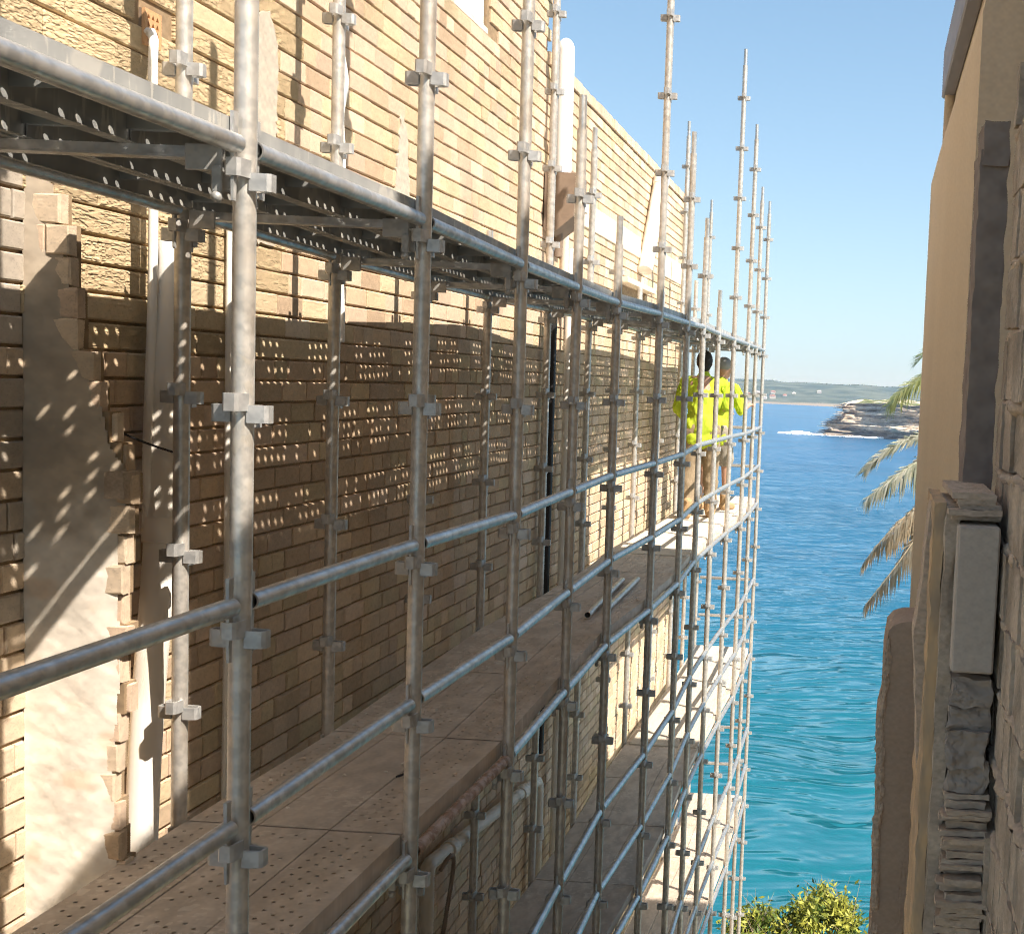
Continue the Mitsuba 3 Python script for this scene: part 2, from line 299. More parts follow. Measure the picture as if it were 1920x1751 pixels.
def hills():
    X = np.r_[np.linspace(1435, 1900, 60), np.linspace(1950, 2600, 10)]; Y = np.linspace(-1250, 900, 300)
    gx, gy = np.meshgrid(X, Y, indexing='ij')
    gx = gx + 30 * (meshkit.fbm(np.stack([gy * .01, gy * 0, gy * 0], -1), 3, 4) - .5)
    z = hill_z(gx, gy) + 3.0 * (meshkit.noise(np.stack([gx * .05, gy * .05, gx * 0], -1), 2) - .3) * np.clip((gx - 1470) / 60, 0, 1)
    v = np.stack([gx, gy, z], -1).reshape(-1, 3); nx, ny = len(X), len(Y)
    i, j = np.meshgrid(np.arange(nx - 1), np.arange(ny - 1), indexing='ij')
    return (v, np.stack([i * ny + j, (i + 1) * ny + j, (i + 1) * ny + j + 1, i * ny + j + 1], -1).reshape(-1, 4))
def hill_col(p, n, uv):
    b = fbm(p.x * .03, p.y * .03, p.z * .1, 4)
    c = mix(C(.035, .055, .045), C(.085, .10, .075), smoothstep(.3, .7, b))
    return mix(c, C(.22, .19, .145), smoothstep(-16.5, -18.8, p.z + 4 * (b - .5)))
scene['mat_hill'] = pr(proc(hill_col), .95, spec=.1)
add(None, 'hills', hills(), 'mat_hill', smooth=True, label='low wooded hills along the far shore', kind='structure')
scene['mat_foam'] = pr((.88, .9, .92), .9)
def foam(cx, cy, lx, ly, seed, h=1.2, n=90):
    r = np.random.default_rng(seed); ms = []
    for _ in range(n):
        a = r.normal(0, .4, 2); s = np.exp(-abs(a).sum()) * r.uniform(.4, 1.3)
        m = trimesh.creation.icosphere(subdivisions=1, radius=1); m.apply_scale([s * 2.2, s * 2.6, h * s * .7])
        m.vertices += r.normal(0, .12, m.vertices.shape) * [1, 1, .5]
        m.apply_translation([cx + a[0] * lx, cy + a[1] * ly, SEA + .05]); ms.append(m)
    return cat_(ms)
add(None, 'surf', cat_([foam(566, 29, 5, 9, 1, 1.7, 150), foam(560, -2, 2.5, 24, 2, .7, 120), foam(556, -40, 3, 26, 3, 1.1, 140)]), 'mat_foam', kind='stuff', cat='surf', label='white surf breaking at the foot of the headland')
scene['mat_house'] = pr((.50, .46, .42), .9); scene['mat_house_roof'] = pr((.36, .17, .12), .9)
hr = np.random.default_rng(5)
hx = [(1478, 116, 5), (1492, 108, 6), (1505, 122, 5), (1520, 96, 4), (1540, 128, 6), (1552, 112, 5), (1560, 88, 4), (1510, 138, 6), (1600, 60, 5)]
for k, (x, y, w_) in enumerate(hx):
    z = float(hill_z(np.array([float(x)]), np.array([float(y)]))[0])
    t = thing('house', 'tiny pale house among the trees of the far shore', 'house', 'pale houses along the far shore')
    add(t, 'wall', box((x, y - w_ / 2, z - 2), (x + 8, y + w_ / 2, z + 2.6 + .6 * (k % 3))), 'mat_house')
    top = z + 2.6 + .6 * (k % 3)
    rf = trimesh.convex.convex_hull(np.array([[x - .5, y - w_ / 2 - .5, top], [x + 8.5, y - w_ / 2 - .5, top], [x - .5, y + w_ / 2 + .5, top], [x + 8.5, y + w_ / 2 + .5, top], [x + 4, y - w_ / 2 + 1, top + 1.3], [x + 4, y + w_ / 2 - 1, top + 1.3]]))
    add(t, 'roof', rf, 'mat_house_roof' if k % 2 else 'mat_house')

# ------------------------------------------------------------------ left building
YW, PITCH, ZPH = 2.36, 0.086, -0.504
XT, XE, ZP = 9.5, 16.68, 2.26       # end of the tall block, sea end, parapet height
B = thing('brick_building', 'tall yellow brick building behind the scaffold, its wall stripped to rough courses and patches', 'building')
core = cat_([box((1.5, YW + .014, -12), (6.75, 8, 6.0)), box((8.03, YW + .014, -12), (XT, 8, 6.0)), box((6.75, YW + .014, -12), (8.03, 8, 1.985)), box((6.75, YW + .014, 3.25), (8.03, 8, 6.0)),
             box((XT + .002, YW + .0145, -12), (XE, 8, ZP - .09))])
WALL = add(B, 'wall', core, 'mat_mortar')
# joints recessed, every brick its own piece; the largest ones are parts
def brick_mesh(x0, x1, z0, z1, proud, tilt, bev=.004):
    y0 = YW - proud; yb = YW + .02
    dx = tilt * (x1 - x0)
    f = np.array([[x0 + bev, y0 - dx, z0 + bev], [x1 - bev, y0 + dx, z0 + bev], [x1 - bev, y0 + dx, z1 - bev], [x0 + bev, y0 - dx, z1 - bev],
                  [x0, y0 + bev, z0], [x1, y0 + bev, z0], [x1, y0 + bev, z1], [x0, y0 + bev, z1],
                  [x0, yb, z0], [x1, yb, z0], [x1, yb, z1], [x0, yb, z1]])
    q = [[0, 1, 2, 3]]
    for k in range(4):
        n = (k + 1) % 4; q += [[4 + k, 4 + n, n, k], [8 + k, 8 + n, 4 + n, 4 + k]]
    q = np.array(q); return f, np.vstack([q[:, [0, 1, 2]], q[:, [0, 2, 3]]])
bricks = []
br = np.random.default_rng(11)
for c in range(-100, 60):
    jb_ = .0043 if ZPH + c * PITCH > -.02 else .0052; z0 = ZPH + c * PITCH + jb_; z1 = ZPH + (c + 1) * PITCH - jb_
    zc = (z0 + z1) / 2
    x = 2.9 + br.uniform(0, .24); header = br.random() < .45
    while x < XE:
        rock = zc > -.02 and 3.64 < x < 5.15
        if rock: L = br.choice([.24, .36, .48, .72])
        elif zc > .1: L = .118 if br.random() < .4 else .238
        else: L = .118 if (header if br.random() < .8 else not header) else .238
        jo = .0016 if zc > -.02 else .0035
        xa, xb = x + jo, x + L - jo; x += L
        if xa < 3.0 or xb > XE: continue
        lim = .30 * xb + .75; lim2 = -.48 * xb - .9
        if zc > lim or zc < lim2: continue
        if xa > XT - .12 and zc > ZP - .09: continue
        if 6.72 < xb and xa < 8.05 and 1.98 < zc < 3.26: continue
        if 4.25 < (xa + xb) / 2 < 4.36 and .985 < zc < 1.10: continue
        if 12.36 < (xa + xb) / 2 < 13.85 and .55 < zc < .9: continue
        r_ = br.random()
        if xa < 3.64: tone = (6 if r_ < .75 else 4) if .6 > zc > -.75 else (4 if zc < 0 else 0)
        elif rock: tone = 0 if r_ < .6 else (1 if r_ < .85 else 7)
        elif zc > .1: tone = int(br.choice([2, 3, 3, 4, 7, 2, 5, 7, 3]) if xb < XT else br.choice([2, 3, 3, 5, 7, 2, 4]))
        else: tone = int(br.choice([2, 5, 5, 7, 2, 3]))
        lim_ = (tone + .5) / 8
        f, q = brick_mesh(xa, xb, z0 + br.normal(0, .0008), z1 + br.normal(0, .0008), br.normal(0, .0016), br.normal(0, .003))
        px, py = project([(xa + xb) / 2, YW, zc])
        size = (FOC * YW / ((xa + xb) / 2) ** 2 * (xb - xa)) * (FOC / xb * (z1 - z0)) if (0 < px < 1290 and 0 < py < 1751) else 0
        bricks.append((size, f, q, (lim_, br.random())))
bricks.sort(key=lambda b: -b[0])
for s, f, q, uv in bricks[:270]:
    add(WALL, 'brick', (f, q), 'mat_brick', uv=np.tile(uv, (12, 1)))
V = np.vstack([b[1] for b in bricks[270:]]); Q = np.vstack([b[2] + 12 * i for i, b in enumerate(bricks[270:])]); UV = np.vstack([np.tile(b[3], (12, 1)) for b in bricks[270:]])
add(WALL, 'brickwork', (V, Q), 'mat_brick', uv=UV, kind='stuff')
# coping course of headers on edge along the far parapet
cop = []
x = XT + .01
while x < XE - .1:
    f, q = brick_mesh(x + .003, x + .115, ZP - .088, ZP + br.normal(0, .003), .012 + br.normal(0, .002), 0); f[8:, 1] = YW + .23
    cop.append((f, q, (int(br.choice([3, 4, 3, 2])) + .5) / 8)); x += .118
PAR = add(B, 'parapet', box((XT + .004, YW + .02, ZP - .1), (XE - .005, YW + .225, ZP - .02)), 'mat_mortar')
for f, q, t_ in cop[:60]: add(PAR, 'coping_brick', (f, q), 'mat_brick', uv=np.tile((t_, .5), (12, 1)))
# window low corner at the top of the picture
WIN = add(B, 'window', box((6.76, YW + .10, 2.03), (8.02, YW + .12, 3.24)), 'mat_glass_dark')
add(WIN, 'frame', cat_([box((7.93, YW + .03, 2.03), (8.02, YW + .16, 3.24), .004), box((6.76, YW + .03, 2.03), (6.85, YW + .16, 3.24), .004), box((6.852, YW + .031, 2.031), (7.928, YW + .16, 2.12), .004), box((6.852, YW + .031, 3.15), (7.928, YW + .16, 3.24), .004)]), 'mat_white_paint', label='white window frame')
add(WIN, 'sill', box((6.76, YW + .004, 1.988), (8.025, YW + .16, 2.028), .004), 'mat_cement')
# air brick beside the white pipe
VT = add(B, 'vent', box((4.254, YW + .006, .988), (4.352, YW + .02, 1.10)), 'mat_brown_paint')
pg = sg.box(0, 0, .098, .112)
hs = [sg.Polygon([(.012 + i * .026, .012 + j * .024), (.03 + i * .026, .012 + j * .024), (.021 + i * .026, .028 + j * .024)]) for i in range(3) for j in range(4)]
gm = extr(pg.difference(unary_union(hs)), .012); gm.vertices = gm.vertices[:, [0, 2, 1]] * [1, -1, 1] + [4.254, YW + .005, .988]; gm.invert()
add(VT, 'grille', gm, 'mat_terracotta', label='terracotta air vent grille with triangular holes')
# cement patches on the wall
def patch(pts, y=YW - .006, depth=.014, seed=0):
    p = sg.Polygon(pts).buffer(0); n = 90
    ring = [p.exterior.interpolate(i / n, normalized=True) for i in range(n)]
    r = np.random.default_rng(seed); c = np.array([[q.x, q.y] for q in ring]) + r.normal(0, .006, (n, 2))
    m = extr(sg.Polygon(c).buffer(0), depth); v = m.vertices; m.vertices = np.stack([v[:, 0], y + depth - v[:, 2], v[:, 1]], 1); m.invert()
    m.fix_normals(); return m
add(B, 'cement_patch', patch([(5.02, .45), (5.20, .45), (5.21, 1.22), (5.13, 1.33), (5.05, 1.31), (5.02, 1.1)], seed=1), 'mat_cement_scar', label='grey cement patch on the upper wall')
add(B, 'cement_patch', patch([(6.50, .45), (6.78, .45), (6.72, .8), (6.66, 1.18), (6.58, 1.24), (6.53, 1.0)], seed=2), 'mat_cement_scar', label='rough grey cement scar above the platform')
add(B, 'lintel', cat_([box((10.3, YW - .012, 1.20), (13.40, YW + .01, 1.40), .004)]), 'mat_cream_render', label='pale rendered lintel band')
add(B, 'lintel', box((14.55, YW - .012, 1.16), (16.66, YW + .01, 1.40), .004), 'mat_cream_render', label='pale rendered lintel band at the sea end')
nic = cat_([box((12.3, YW - .10, .88), (13.9, YW + .01, .93), .004), box((12.36, YW + .016, .5), (13.85, YW + .0175, .9))])
add(B, 'hood', nic, 'mat_cream_render', label='small hood over a recess above the platform')
# broken brick pier on the left (its face looks towards the camera)
XPf = 3.662
edge_z = [-12, -1.6, -1.2, -.9, -.62, -.50, -.42, -.32, -.25, -.15, -.05, .05, .15, .25, .35, .5]
edge_y = [2.09, 2.075, 2.10, 2.075, 2.085, 2.08, 2.06, 2.06, 2.11, 2.13, 2.175, 2.215, 2.225, 2.235, 2.26, 2.28]
pc = []
PIER = None
pbr = np.random.default_rng(4)
pl = []
for c in range(-58, 12):
    z0 = ZPH + c * PITCH; z1 = z0 + PITCH - .0045
    if z1 > .52: break
    if z1 < -2.2: continue
    pl.append((z0, z1, float(np.interp((z0 + z1) / 2, edge_z, edge_y)) + pbr.normal(0, .006)))
PIER = add(B, 'pier', cat_([box((XPf + .012, ye + .012, z0 - .004), (XPf + .075, YW + .015, z1 + .004)) for z0, z1, ye in pl]), 'mat_mortar', label='pale plaster-smeared stub of a broken brick pier')
def pier_brick(ya, yb, z0, z1, px):
    f, q = brick_mesh(ya, yb, z0, z1, 0, pbr.normal(0, .012), .005)
    o = f.copy(); o[:, 1] = f[:, 0]; o[:, 2] = f[:, 2]; o[:, 0] = f[:, 1] - YW + px; o[8:, 0] = px + .04; o[:, 1:] += pbr.normal(0, .0018, (12, 2))
    return o, q[:, ::-1]
for z0, z1, ye in pl:
    y = ye
    while y < YW - .03:
        L = float(pbr.choice([.07, .11, .15, .11])); yb = min(y + L, YW - .002)
        if YW - yb < .05: yb = YW - .002
        f, q = pier_brick(y, yb - .003, z0, z1, XPf + pbr.normal(0, .003) + (pbr.uniform(.01, .035) if (y == ye and pbr.random() < .22) else 0))
        add(PIER, 'brick', (f, q), 'mat_brick', uv=np.tile(((int(pbr.choice([4, 4, 4, 3, 3, 2])) + .5) / 8, pbr.random()), (12, 1))); y = yb
gy = np.arange(2.07, YW + .004, .0075); gz = np.arange(-1.75, .50, .0075)
GY, GZ = np.meshgrid(gy, gz, indexing='ij'); ee = np.interp(GZ, edge_z, edge_y)
p3 = np.stack([GY * 0, GY, GZ], -1)
dist = GY - ee
wid = .040 + .05 * np.clip(GZ + .1, 0, .5) / .5 + .10 * (meshkit.fbm(np.stack([GZ * 5, GY * 3, GZ * 0], -1), 4, 3) - .5)
off = .010 * np.tanh((wid - dist) / .03) + .010 * (meshkit.fbm(p3 * 9, 4, 1) - .5) + .004 * (meshkit.fbm(p3 * 40, 3, 2) - .5)
off -= .0035
V_ = np.stack([XPf + off, GY, GZ], -1).reshape(-1, 3); ny_, nz_ = GY.shape
keep = ((dist > .012) & (off < .008)).reshape(-1)
i, j = np.meshgrid(np.arange(ny_ - 1), np.arange(nz_ - 1), indexing='ij')
q4 = np.stack([i * nz_ + j, (i + 1) * nz_ + j, (i + 1) * nz_ + j + 1, i * nz_ + j + 1], -1).reshape(-1, 4); q4 = q4[keep[q4].all(1)]
sk = trimesh.Trimesh(V_, np.vstack([q4[:, [0, 2, 1]], q4[:, [0, 3, 2]]]), process=False); sk.remove_unreferenced_vertices()
add(PIER, 'plaster_skin', sk, 'mat_plaster_skin', smooth=True, label='uneven plaster over the pier face, brown cement above with shade painted in, chalky white below')
add(PIER, 'stone', rough_box((XPf - .035, 2.062, -.40), (XPf + .05, 2.118, -.325), .014, .006, 20, 5), 'mat_near_brick', smooth=35, label='stub stone sticking out of the pier edge')

# pipes on the wall (each a thing)
def pipe(name, pts, r, mat, label, cat='pipe', sub=6, seg=16, extra=None):
    t = thing(name, label, cat)
    add(t, 'pipe', sweep(pts, r, seg, sub), mat, smooth=50)
    for nm, m in (extra or []): add(t, nm, m, mat, smooth=40)
    return t
yp = 2.285
pp = [(4.305, yp + .01, .37), (4.30, yp, .33), (4.276, yp, .05), (4.227, yp - .005, -.572), (4.151, yp - .01, -1.085), (4.105, yp - .012, -1.60), (4.06, yp - .01, -2.4)]
col = lambda a, b, r: tube(a, b, r, None, 18)
t = pipe('drain_pipe', pp, .050, 'mat_pvc', 'fat white drain pipe leaning against the wall beside the broken pier', extra=[
    ('collar', col((4.299, yp, .20), (4.293, yp, .13), .055)), ('collar', col((4.231, yp - .004, -.52), (4.224, yp - .005, -.60), .055))])
add(t, 'strap', sweep([(4.05, YW - .01, -.22), (4.15, 2.27, -.28), (4.235, 2.222, -.31), (4.33, 2.25, -.315), (4.42, YW - .01, -.32)], .0035, 6, 6), 'mat_black_pipe', smooth=True, label='black strap round the drain pipe')
pipe('overflow_pipe', [(4.275, YW + .01, 1.03), (4.255, YW - .03, 1.02), (4.235, YW - .045, .99), (4.222, YW - .05, .93), (4.222, YW - .05, .85), (4.222, YW - .05, .1), (4.20, YW - .05, -.3), (4.20, YW - .05, -.55)], .0145, 'mat_pvc', 'thin white pipe bending out of the terracotta air vent')
pipe('conduit', [(4.80, YW - .02, .75), (4.80, YW - .02, .2), (4.80, YW - .022, -.6), (4.80, YW - .02, -1.7)], .0115, 'mat_pvc', 'thin straight white conduit behind the nearest scaffold post', seg=10)
pipe('conduit', [(5.79, YW - .02, 1.46), (5.81, YW - .02, 1.30), (5.83, YW - .025, 1.2), (5.80, YW - .02, 1.10), (5.815, YW - .02, .95), (5.80, YW - .02, .6), (5.842, YW - .02, .2), (5.84, YW - .02, .1)], .014, 'mat_pvc', 'wavy white conduit on the upper wall behind an inner scaffold post', seg=10)
pipe('downpipe', [(9.50, 2.28, .42), (9.50, 2.28, .2), (9.50, 2.28, -.8), (9.49, 2.28, -2.0), (9.47, 2.28, -2.75)], .033, 'mat_black_pipe', 'black downpipe on the shaded wall below the upper platform')
t = pipe('waste_pipe', [(6.94, 2.26, -3.05), (6.94, 2.26, -2.80), (6.95, 2.265, -2.74), (6.985, 2.27, -2.705), (7.05, 2.28, -2.70), (7.6, 2.28, -2.755), (8.6, 2.28, -2.86), (9.37, 2.28, -2.94), (9.44, 2.28, -2.955), (9.478, 2.28, -2.99), (9.49, 2.28, -3.06), (9.49, 2.28, -3.6), (9.49, 2.28, -4.6)], .040, 'mat_pvc_beige', 'long beige waste pipe running along the wall below the platform, elbow at each end', sub=1, extra=[
    ('collar', col((7.35, 2.277, -2.733), (7.45, 2.278, -2.743), .05)), ('collar', col((8.95, 2.28, -2.90), (9.07, 2.28, -2.91), .05)), ('collar', col((9.49, 2.28, -3.30), (9.49, 2.28, -3.40), .05))])
pipe('hose', [(6.85, 2.16, -2.66), (6.98, 2.14, -2.62), (7.08, 2.16, -2.72), (7.05, 2.18, -2.95), (6.95, 2.2, -3.3), (6.9, 2.25, -4.2)], .012, 'mat_brown_paint', 'dark looped hose hanging over the end of the beige waste pipe', 'hose', seg=8)
pipe('downpipe', [(10.05, 2.29, .95), (10.05, 2.29, .3), (10.05, 2.29, -.5), (10.05, 2.29, -1.6), (10.05, 2.29, -4)], .026, 'mat_pvc', 'slim white downpipe below the brown rainwater head', seg=12)
t = thing('flue', 'wide white vent stack with a rounded cap above the brown rainwater head', 'vent pipe')
cap = trimesh.creation.icosphere(subdivisions=3, radius=.062); cap.apply_scale([1, 1, 1.5]); cap.apply_translation([9.58, 2.26, 2.28])
add(t, 'pipe', tube((9.58, 2.26, 1.43), (9.58, 2.26, 2.28), .062, None, 24), 'mat_white_paint', smooth=50); add(t, 'cap', cap, 'mat_white_paint', smooth=True)
t = thing('rainwater_head', 'brown rainwater head with a sloping underside on the wall corner', 'rainwater head')
hp = sg.Polygon([(2.13, 1.42), (2.35, 1.42), (2.35, 1.02), (2.30, .98), (2.14, 1.12)])
hm = extr(hp, .36); hm.vertices = np.stack([9.44 + hm.vertices[:, 2], hm.vertices[:, 0], hm.vertices[:, 1]], 1); hm.fix_normals()
add(t, 'box', hm, 'mat_brown_paint'); add(t, 'outlet', tube((9.63, 2.29, 1.03), (9.63, 2.29, .85), .035, None, 16), 'mat_brown_paint', smooth=40)
t = thing('vent_cowl', 'small cream vent cowl on the brown rainwater head', 'vent'); add(t, 'cowl', box((9.52, 2.08, 1.16), (9.64, 2.128, 1.27), .006), 'mat_pvc_beige'); add(t, 'flange', box((9.505, 2.120, 1.145), (9.655, 2.133, 1.285), .003), 'mat_pvc_beige')
pipe('leaning_pipe', [(14.0, 2.27, 2.03), (13.62, 2.28, 1.5), (13.34, 2.29, 1.08)], .075, 'mat_pvc', 'fat white pipe leaning askew on the far upper wall', sub=3, extra=[('collar', col((14.06, 2.268, 2.12), (13.98, 2.27, 2.0), .083))])
pipe('corner_pipe', [(10.02, YW - .03, 2.15), (10.02, YW - .03, 1.5), (10.02, YW - .03, .45)], .03, 'mat_pvc_beige', 'cream pipe in the corner next to the white vent stack', sub=2)

# ------------------------------------------------------------------ scaffold
SP, Z2, A0, WD = 0.495, -0.12876, 1.3965, 0.7455
FX = np.array([2.86, 4.055, 5.257, 6.455, 7.634, 8.846, 10.07, 11.215, 12.366, 13.605, 14.818, 15.953, 17.263])
DY = np.array([-.035, -.02, -.006, .037, .066, .013, -.003, .019, .02, .002, -.03, -.024, -.009])
DZ = np.array([.014, .007, -.014, -.014, -.012, -.005, -.003, .02, .01, .005, -.004, -.003, .001])
FX = np.r_[-.74, .46, 1.66, FX]; DY = np.r_[-.04, -.04, -.04, DY]; DZ = np.r_[.014, .014, .014, DZ]
N0 = 3
def zk(b, k): return Z2 + DZ[b] - SP * (k - 2)
OTOP = {0: 2.4, 1: 2.9, 2: 2.4, 3: 3.3, 4: 2.37, 5: 3.3, 6: 1.336, 7: .917, 8: 4.4, 9: 1.849, 10: 1.361, 11: .851, 12: 3.328, 13: 2.828, 14: 2.324, 15: 2.338}
ITOP = {0: 2.4, 1: 2.4, 2: 2.4, 3: 2.4, 4: 3.3, 5: 3.3, 6: .848, 7: .805, 8: 4.3, 9: 1.851, 10: 1.0, 11: .848, 12: .9, 13: 2.832, 14: 1.2, 15: 2.326}
S = thing('scaffolding', 'galvanised steel scaffold with plank platforms on four levels running along the brick wall', 'scaffold')
# bracket: four V-shaped pressings round the post
def vpress():
    outer = sg.Polygon([(.019, -.021), (.055, -.0165), (.062, -.011), (.062, .011), (.055, .0165), (.019, .021)]).buffer(.0015)
    inner = sg.Polygon([(.010, -.0155), (.053, -.0122), (.0572, -.0085), (.0572, .0085), (.053, .0122), (.010, .0155)])
    return extr(outer.difference(inner), .038, -.019)
def rosette():
    ms = []
    for k in range(4):
        m = vpress(); m.apply_transform(trimesh.transformations.rotation_matrix(k * math.pi / 2, [0, 0, 1])); m.apply_translation([0, 0, .0255 if k == 2 else (-.012 if k == 0 else 0)]); ms.append(m)
    return cat_(ms)
ROS = mikit.ply(rosette(), 'mat_bracket')
def post(x, y, ztop, b, kmax, spig):
    zb = -11.2
    zt = ztop - (.16 if spig else 0)
    k_ = add(S, 'post', tube((x, y, zb), (x, y, zt), .02415, .0205, 24), 'mat_post', smooth=50)
    if spig: add(k_, 'spigot', tube((x, y, zt - .02), (x, y, ztop), .0190, .016, 16), 'mat_galvanised', smooth=50)
    for j in (1, 4, 8, 12):   # socket joints between lengths of post
        pass
    k = math.ceil(2 - (ztop - .06 - Z2) / SP)
    while k <= kmax:
        add(k_, 'bracket', None, None, dic=ROS, to_world=T().translate([x, y, zk(b, k)])); k += 1
for b in range(len(FX)):
    x = FX[b]; kmax = int(min(16, 2 + (.47 * x + .9) / SP))
    yo = A0 + DY[b]; yi = yo + WD
    sp = b in (6, 7, 9, 10, 11, 12, 13, 14, 15)
    post(x, yo, OTOP[b], b, kmax, sp); post(x, yi, ITOP[b], b, kmax if x > 3 else 4, b in (6, 7, 9, 13, 15))
# ledgers with wedges
def wedge(x, y, z, s, ax=0):
    pts = np.array([[-.004, -.011, .085], [.004, -.011, .085], [-.004, .011, .085], [.004, .011, .085], [-.003, -.006, -.10], [.003, -.006, -.10], [-.003, .006, -.10], [.003, .006, -.10]])
    m = trimesh.convex.convex_hull(pts); m.apply_transform(trimesh.transformations.rotation_matrix(math.pi / 2, [0, 0, 1])); m.apply_translation([x, y, z]); return m
def ledger(b, row, k, mat='mat_galvanised'):
    y0 = A0 + DY[b] + WD * row; y1 = A0 + DY[b + 1] + WD * row
    p0 = np.array([FX[b], y0, zk(b, k) + .075]); p1 = np.array([FX[b + 1], y1, zk(b + 1, k) + .075])
    d = (p1 - p0) / np.linalg.norm(p1 - p0)
    q = add(S, 'ledger', tube(p0 + d * .043, p1 - d * .043, .0212, .0172, 20), mat, smooth=50)
    add(q, 'wedge', wedge(*(p0 + d * .052 + [0, 0, -.02]), 1), 'mat_bracket'); add(q, 'wedge', wedge(*(p1 - d * .052 + [0, 0, -.02]), -1), 'mat_bracket')
for b in range(len(FX) - 1):
    for k in (1, 3, 4, 5, 7, 8, 9, 11, 12, 13):
        if b < 2 and k > 5: continue
        if b < 4 and k > 9: continue
        dirty = (k == 5 and b == 4)
        ledger(b, 0, k, 'mat_dirty_tube' if dirty else 'mat_galvanised')
    for k in (1, 5, 9, 13):
        if (b < 3 and k > 5) or (b < 5 and k > 9): continue
        ledger(b, 1, k)
# cross members under the boards: angle with end plates, and hanging pins
def transom(b, k):
    x = FX[b]; yo = A0 + DY[b]; z = zk(b, k) + .048
    ang = cat_([box((x - .022, yo + .045, z - .002), (x + .022, yo + WD - .045, z + .003)), box((x - .003, yo + .045, z + .003), (x + .003, yo + WD - .045, z + .025))])
    q = add(S, 'transom', ang, 'mat_galvanised')
    add(q, 'end_plate', box((x - .034, yo + .035, z - .03), (x - .027, yo + .115, z + .026), .002), 'mat_bracket'); add(q, 'end_plate', box((x - .034, yo + WD - .115, z - .03), (x - .027, yo + WD - .035, z + .026), .002), 'mat_bracket')
    pin = cat_([box((x - .045, yo + .030, z - .075), (x - .038, yo + .052, z - .02), .002), trimesh.creation.icosphere(subdivisions=2, radius=.012).apply_translation([x - .042, yo + .041, z - .085])])
    add(q, 'locking_pin', pin, 'mat_bracket', smooth=40)
for b in range(len(FX)):
    for k in (1, 5, 9, 13):
        if (b < 3 and k > 5) or (b < 5 and k > 9): continue
        transom(b, k)
# end guard rails at the sea end and the near end of the lower rails
for k in (3, 4, 7, 8, 11, 12):
    b = len(FX) - 1; x = FX[b]; yo = A0 + DY[b]
    q = add(S, 'end_rail', tube((x, yo + .043, zk(b, k) + .06), (x, yo + WD - .043, zk(b, k) + .06), .0212, .0172, 16), 'mat_galvanised', smooth=50)
# perforated steel planks
PW, PL = 0.2275, 1.0
hrn = np.random.default_rng(17)
def plank(holes, seg=8, kind=0, big=.0064):
    base = sg.box(0, 0, PL, PW)
    ms = []
    if holes:
        hs = []
        for r_ in range(5):
            yy = PW / 2 + (r_ - 2) * .0372
            for c_ in range(19):
                xx = .038 + c_ * .0493 + (.0246 if r_ % 2 else 0)
                if kind == 1 and c_ % 9 >= 7: continue
                if kind == 2 and (r_ == 0 or 8 <= c_ <= 10): continue
                if kind == 3 and (c_ % 6 == 5 or r_ == 2 and 4 < c_ < 12): continue
                if hrn.random() < .10: continue
                if xx < PL - .03: hs.append(sg.Point(xx, yy).buffer(big, quad_segs=seg // 4))
        base = base.difference(unary_union(hs))
    ms.append(extr(base, .0022, -.0022))
    for yy in (0, PW - .002):
        ms.append(box((0, yy, -.064), (PL, yy + .002, -.0022)))
    for y0, y1 in ((.002, .022), (PW - .022, PW - .002)):
        ms.append(box((0, y0, -.064), (PL, y1, -.062)))
    for xx in (.002, .33, .66, .994):
        ms.append(box((xx, .0022, -.034), (xx + .003, PW - .0022, -.0024)))
    return cat_(ms)
PLANKS = {}
for nm, h, kd, bg in (('a', True, 0, .0064), ('b', True, 1, .0064), ('c', True, 2, .0064), ('d', True, 1, .0088), ('e', True, 2, .0086), ('f', True, 3, .0090), ('p', False, 0, 0)):
    m = plank(h, 8, kd, bg)
    for mt in ('mat_plank', 'mat_plank_steel'): PLANKS[nm, mt] = mikit.ply(m, mt)
prn = np.random.default_rng(3)
for k in (1, 5, 9, 13):
    for b in range(len(FX) - 1):
        if (b < 2 and k > 5) or (b < 5 and k > 9) or (b < 4 and k > 5): continue
        for j in range(3):
            x0, x1 = FX[b] + .013 + prn.uniform(-.002, .004), FX[b + 1] + .006 + prn.uniform(-.004, .002)
            y0 = A0 + DY[b] + .033 + j * .2315; y1 = A0 + DY[b + 1] + .033 + j * .2315
            za = zk(b, k) + .139 + prn.normal(0, .0015); zb = zk(b + 1, k) + .139 + prn.normal(0, .0015)
            nm = 'p' if k >= 9 else str(prn.choice(['d', 'e', 'f'] if k == 1 else ['a', 'a', 'b', 'c']))
            if k == 5 and j == 1 and b == 4: nm = 'p'
            mt = 'mat_plank_steel' if k == 1 else 'mat_plank'
            M = np.eye(4); M[:3, 0] = [(x1 - x0), (y1 - y0), (zb - za)]; M[:3, 3] = [x0, y0, za]
            add(S, 'plank', None, None, dic=PLANKS[nm, mt], to_world=T(M.tolist()))
# plywood sheets on the far half of the working platforms
for k, xs in ((5, [(11.02, 12.2), (12.21, 13.4), (13.41, 14.6), (14.61, 15.8), (15.81, 17.2)]), (9, [(12.3, 13.5), (13.51, 14.7), (14.71, 16.0), (16.01, 17.2)])):
    for i_, (xa, xb) in enumerate(xs):
        zt = Z2 - SP * (k - 2) + .143
        add(None, 'plywood_sheet', box((xa, 1.46, zt), (xb, 2.10, zt + .018), .002), 'mat_plywood', label='bare plywood sheet on the platform %s, %s' % ('the workers stand on' if k == 5 else 'below the workers', ['the nearest one', 'second from the near end', 'third from the near end', 'fourth from the near end', 'at the sea end'][i_]), cat='plywood sheet', group='plywood sheets on the %s platform' % ('walked' if k == 5 else 'lower'))
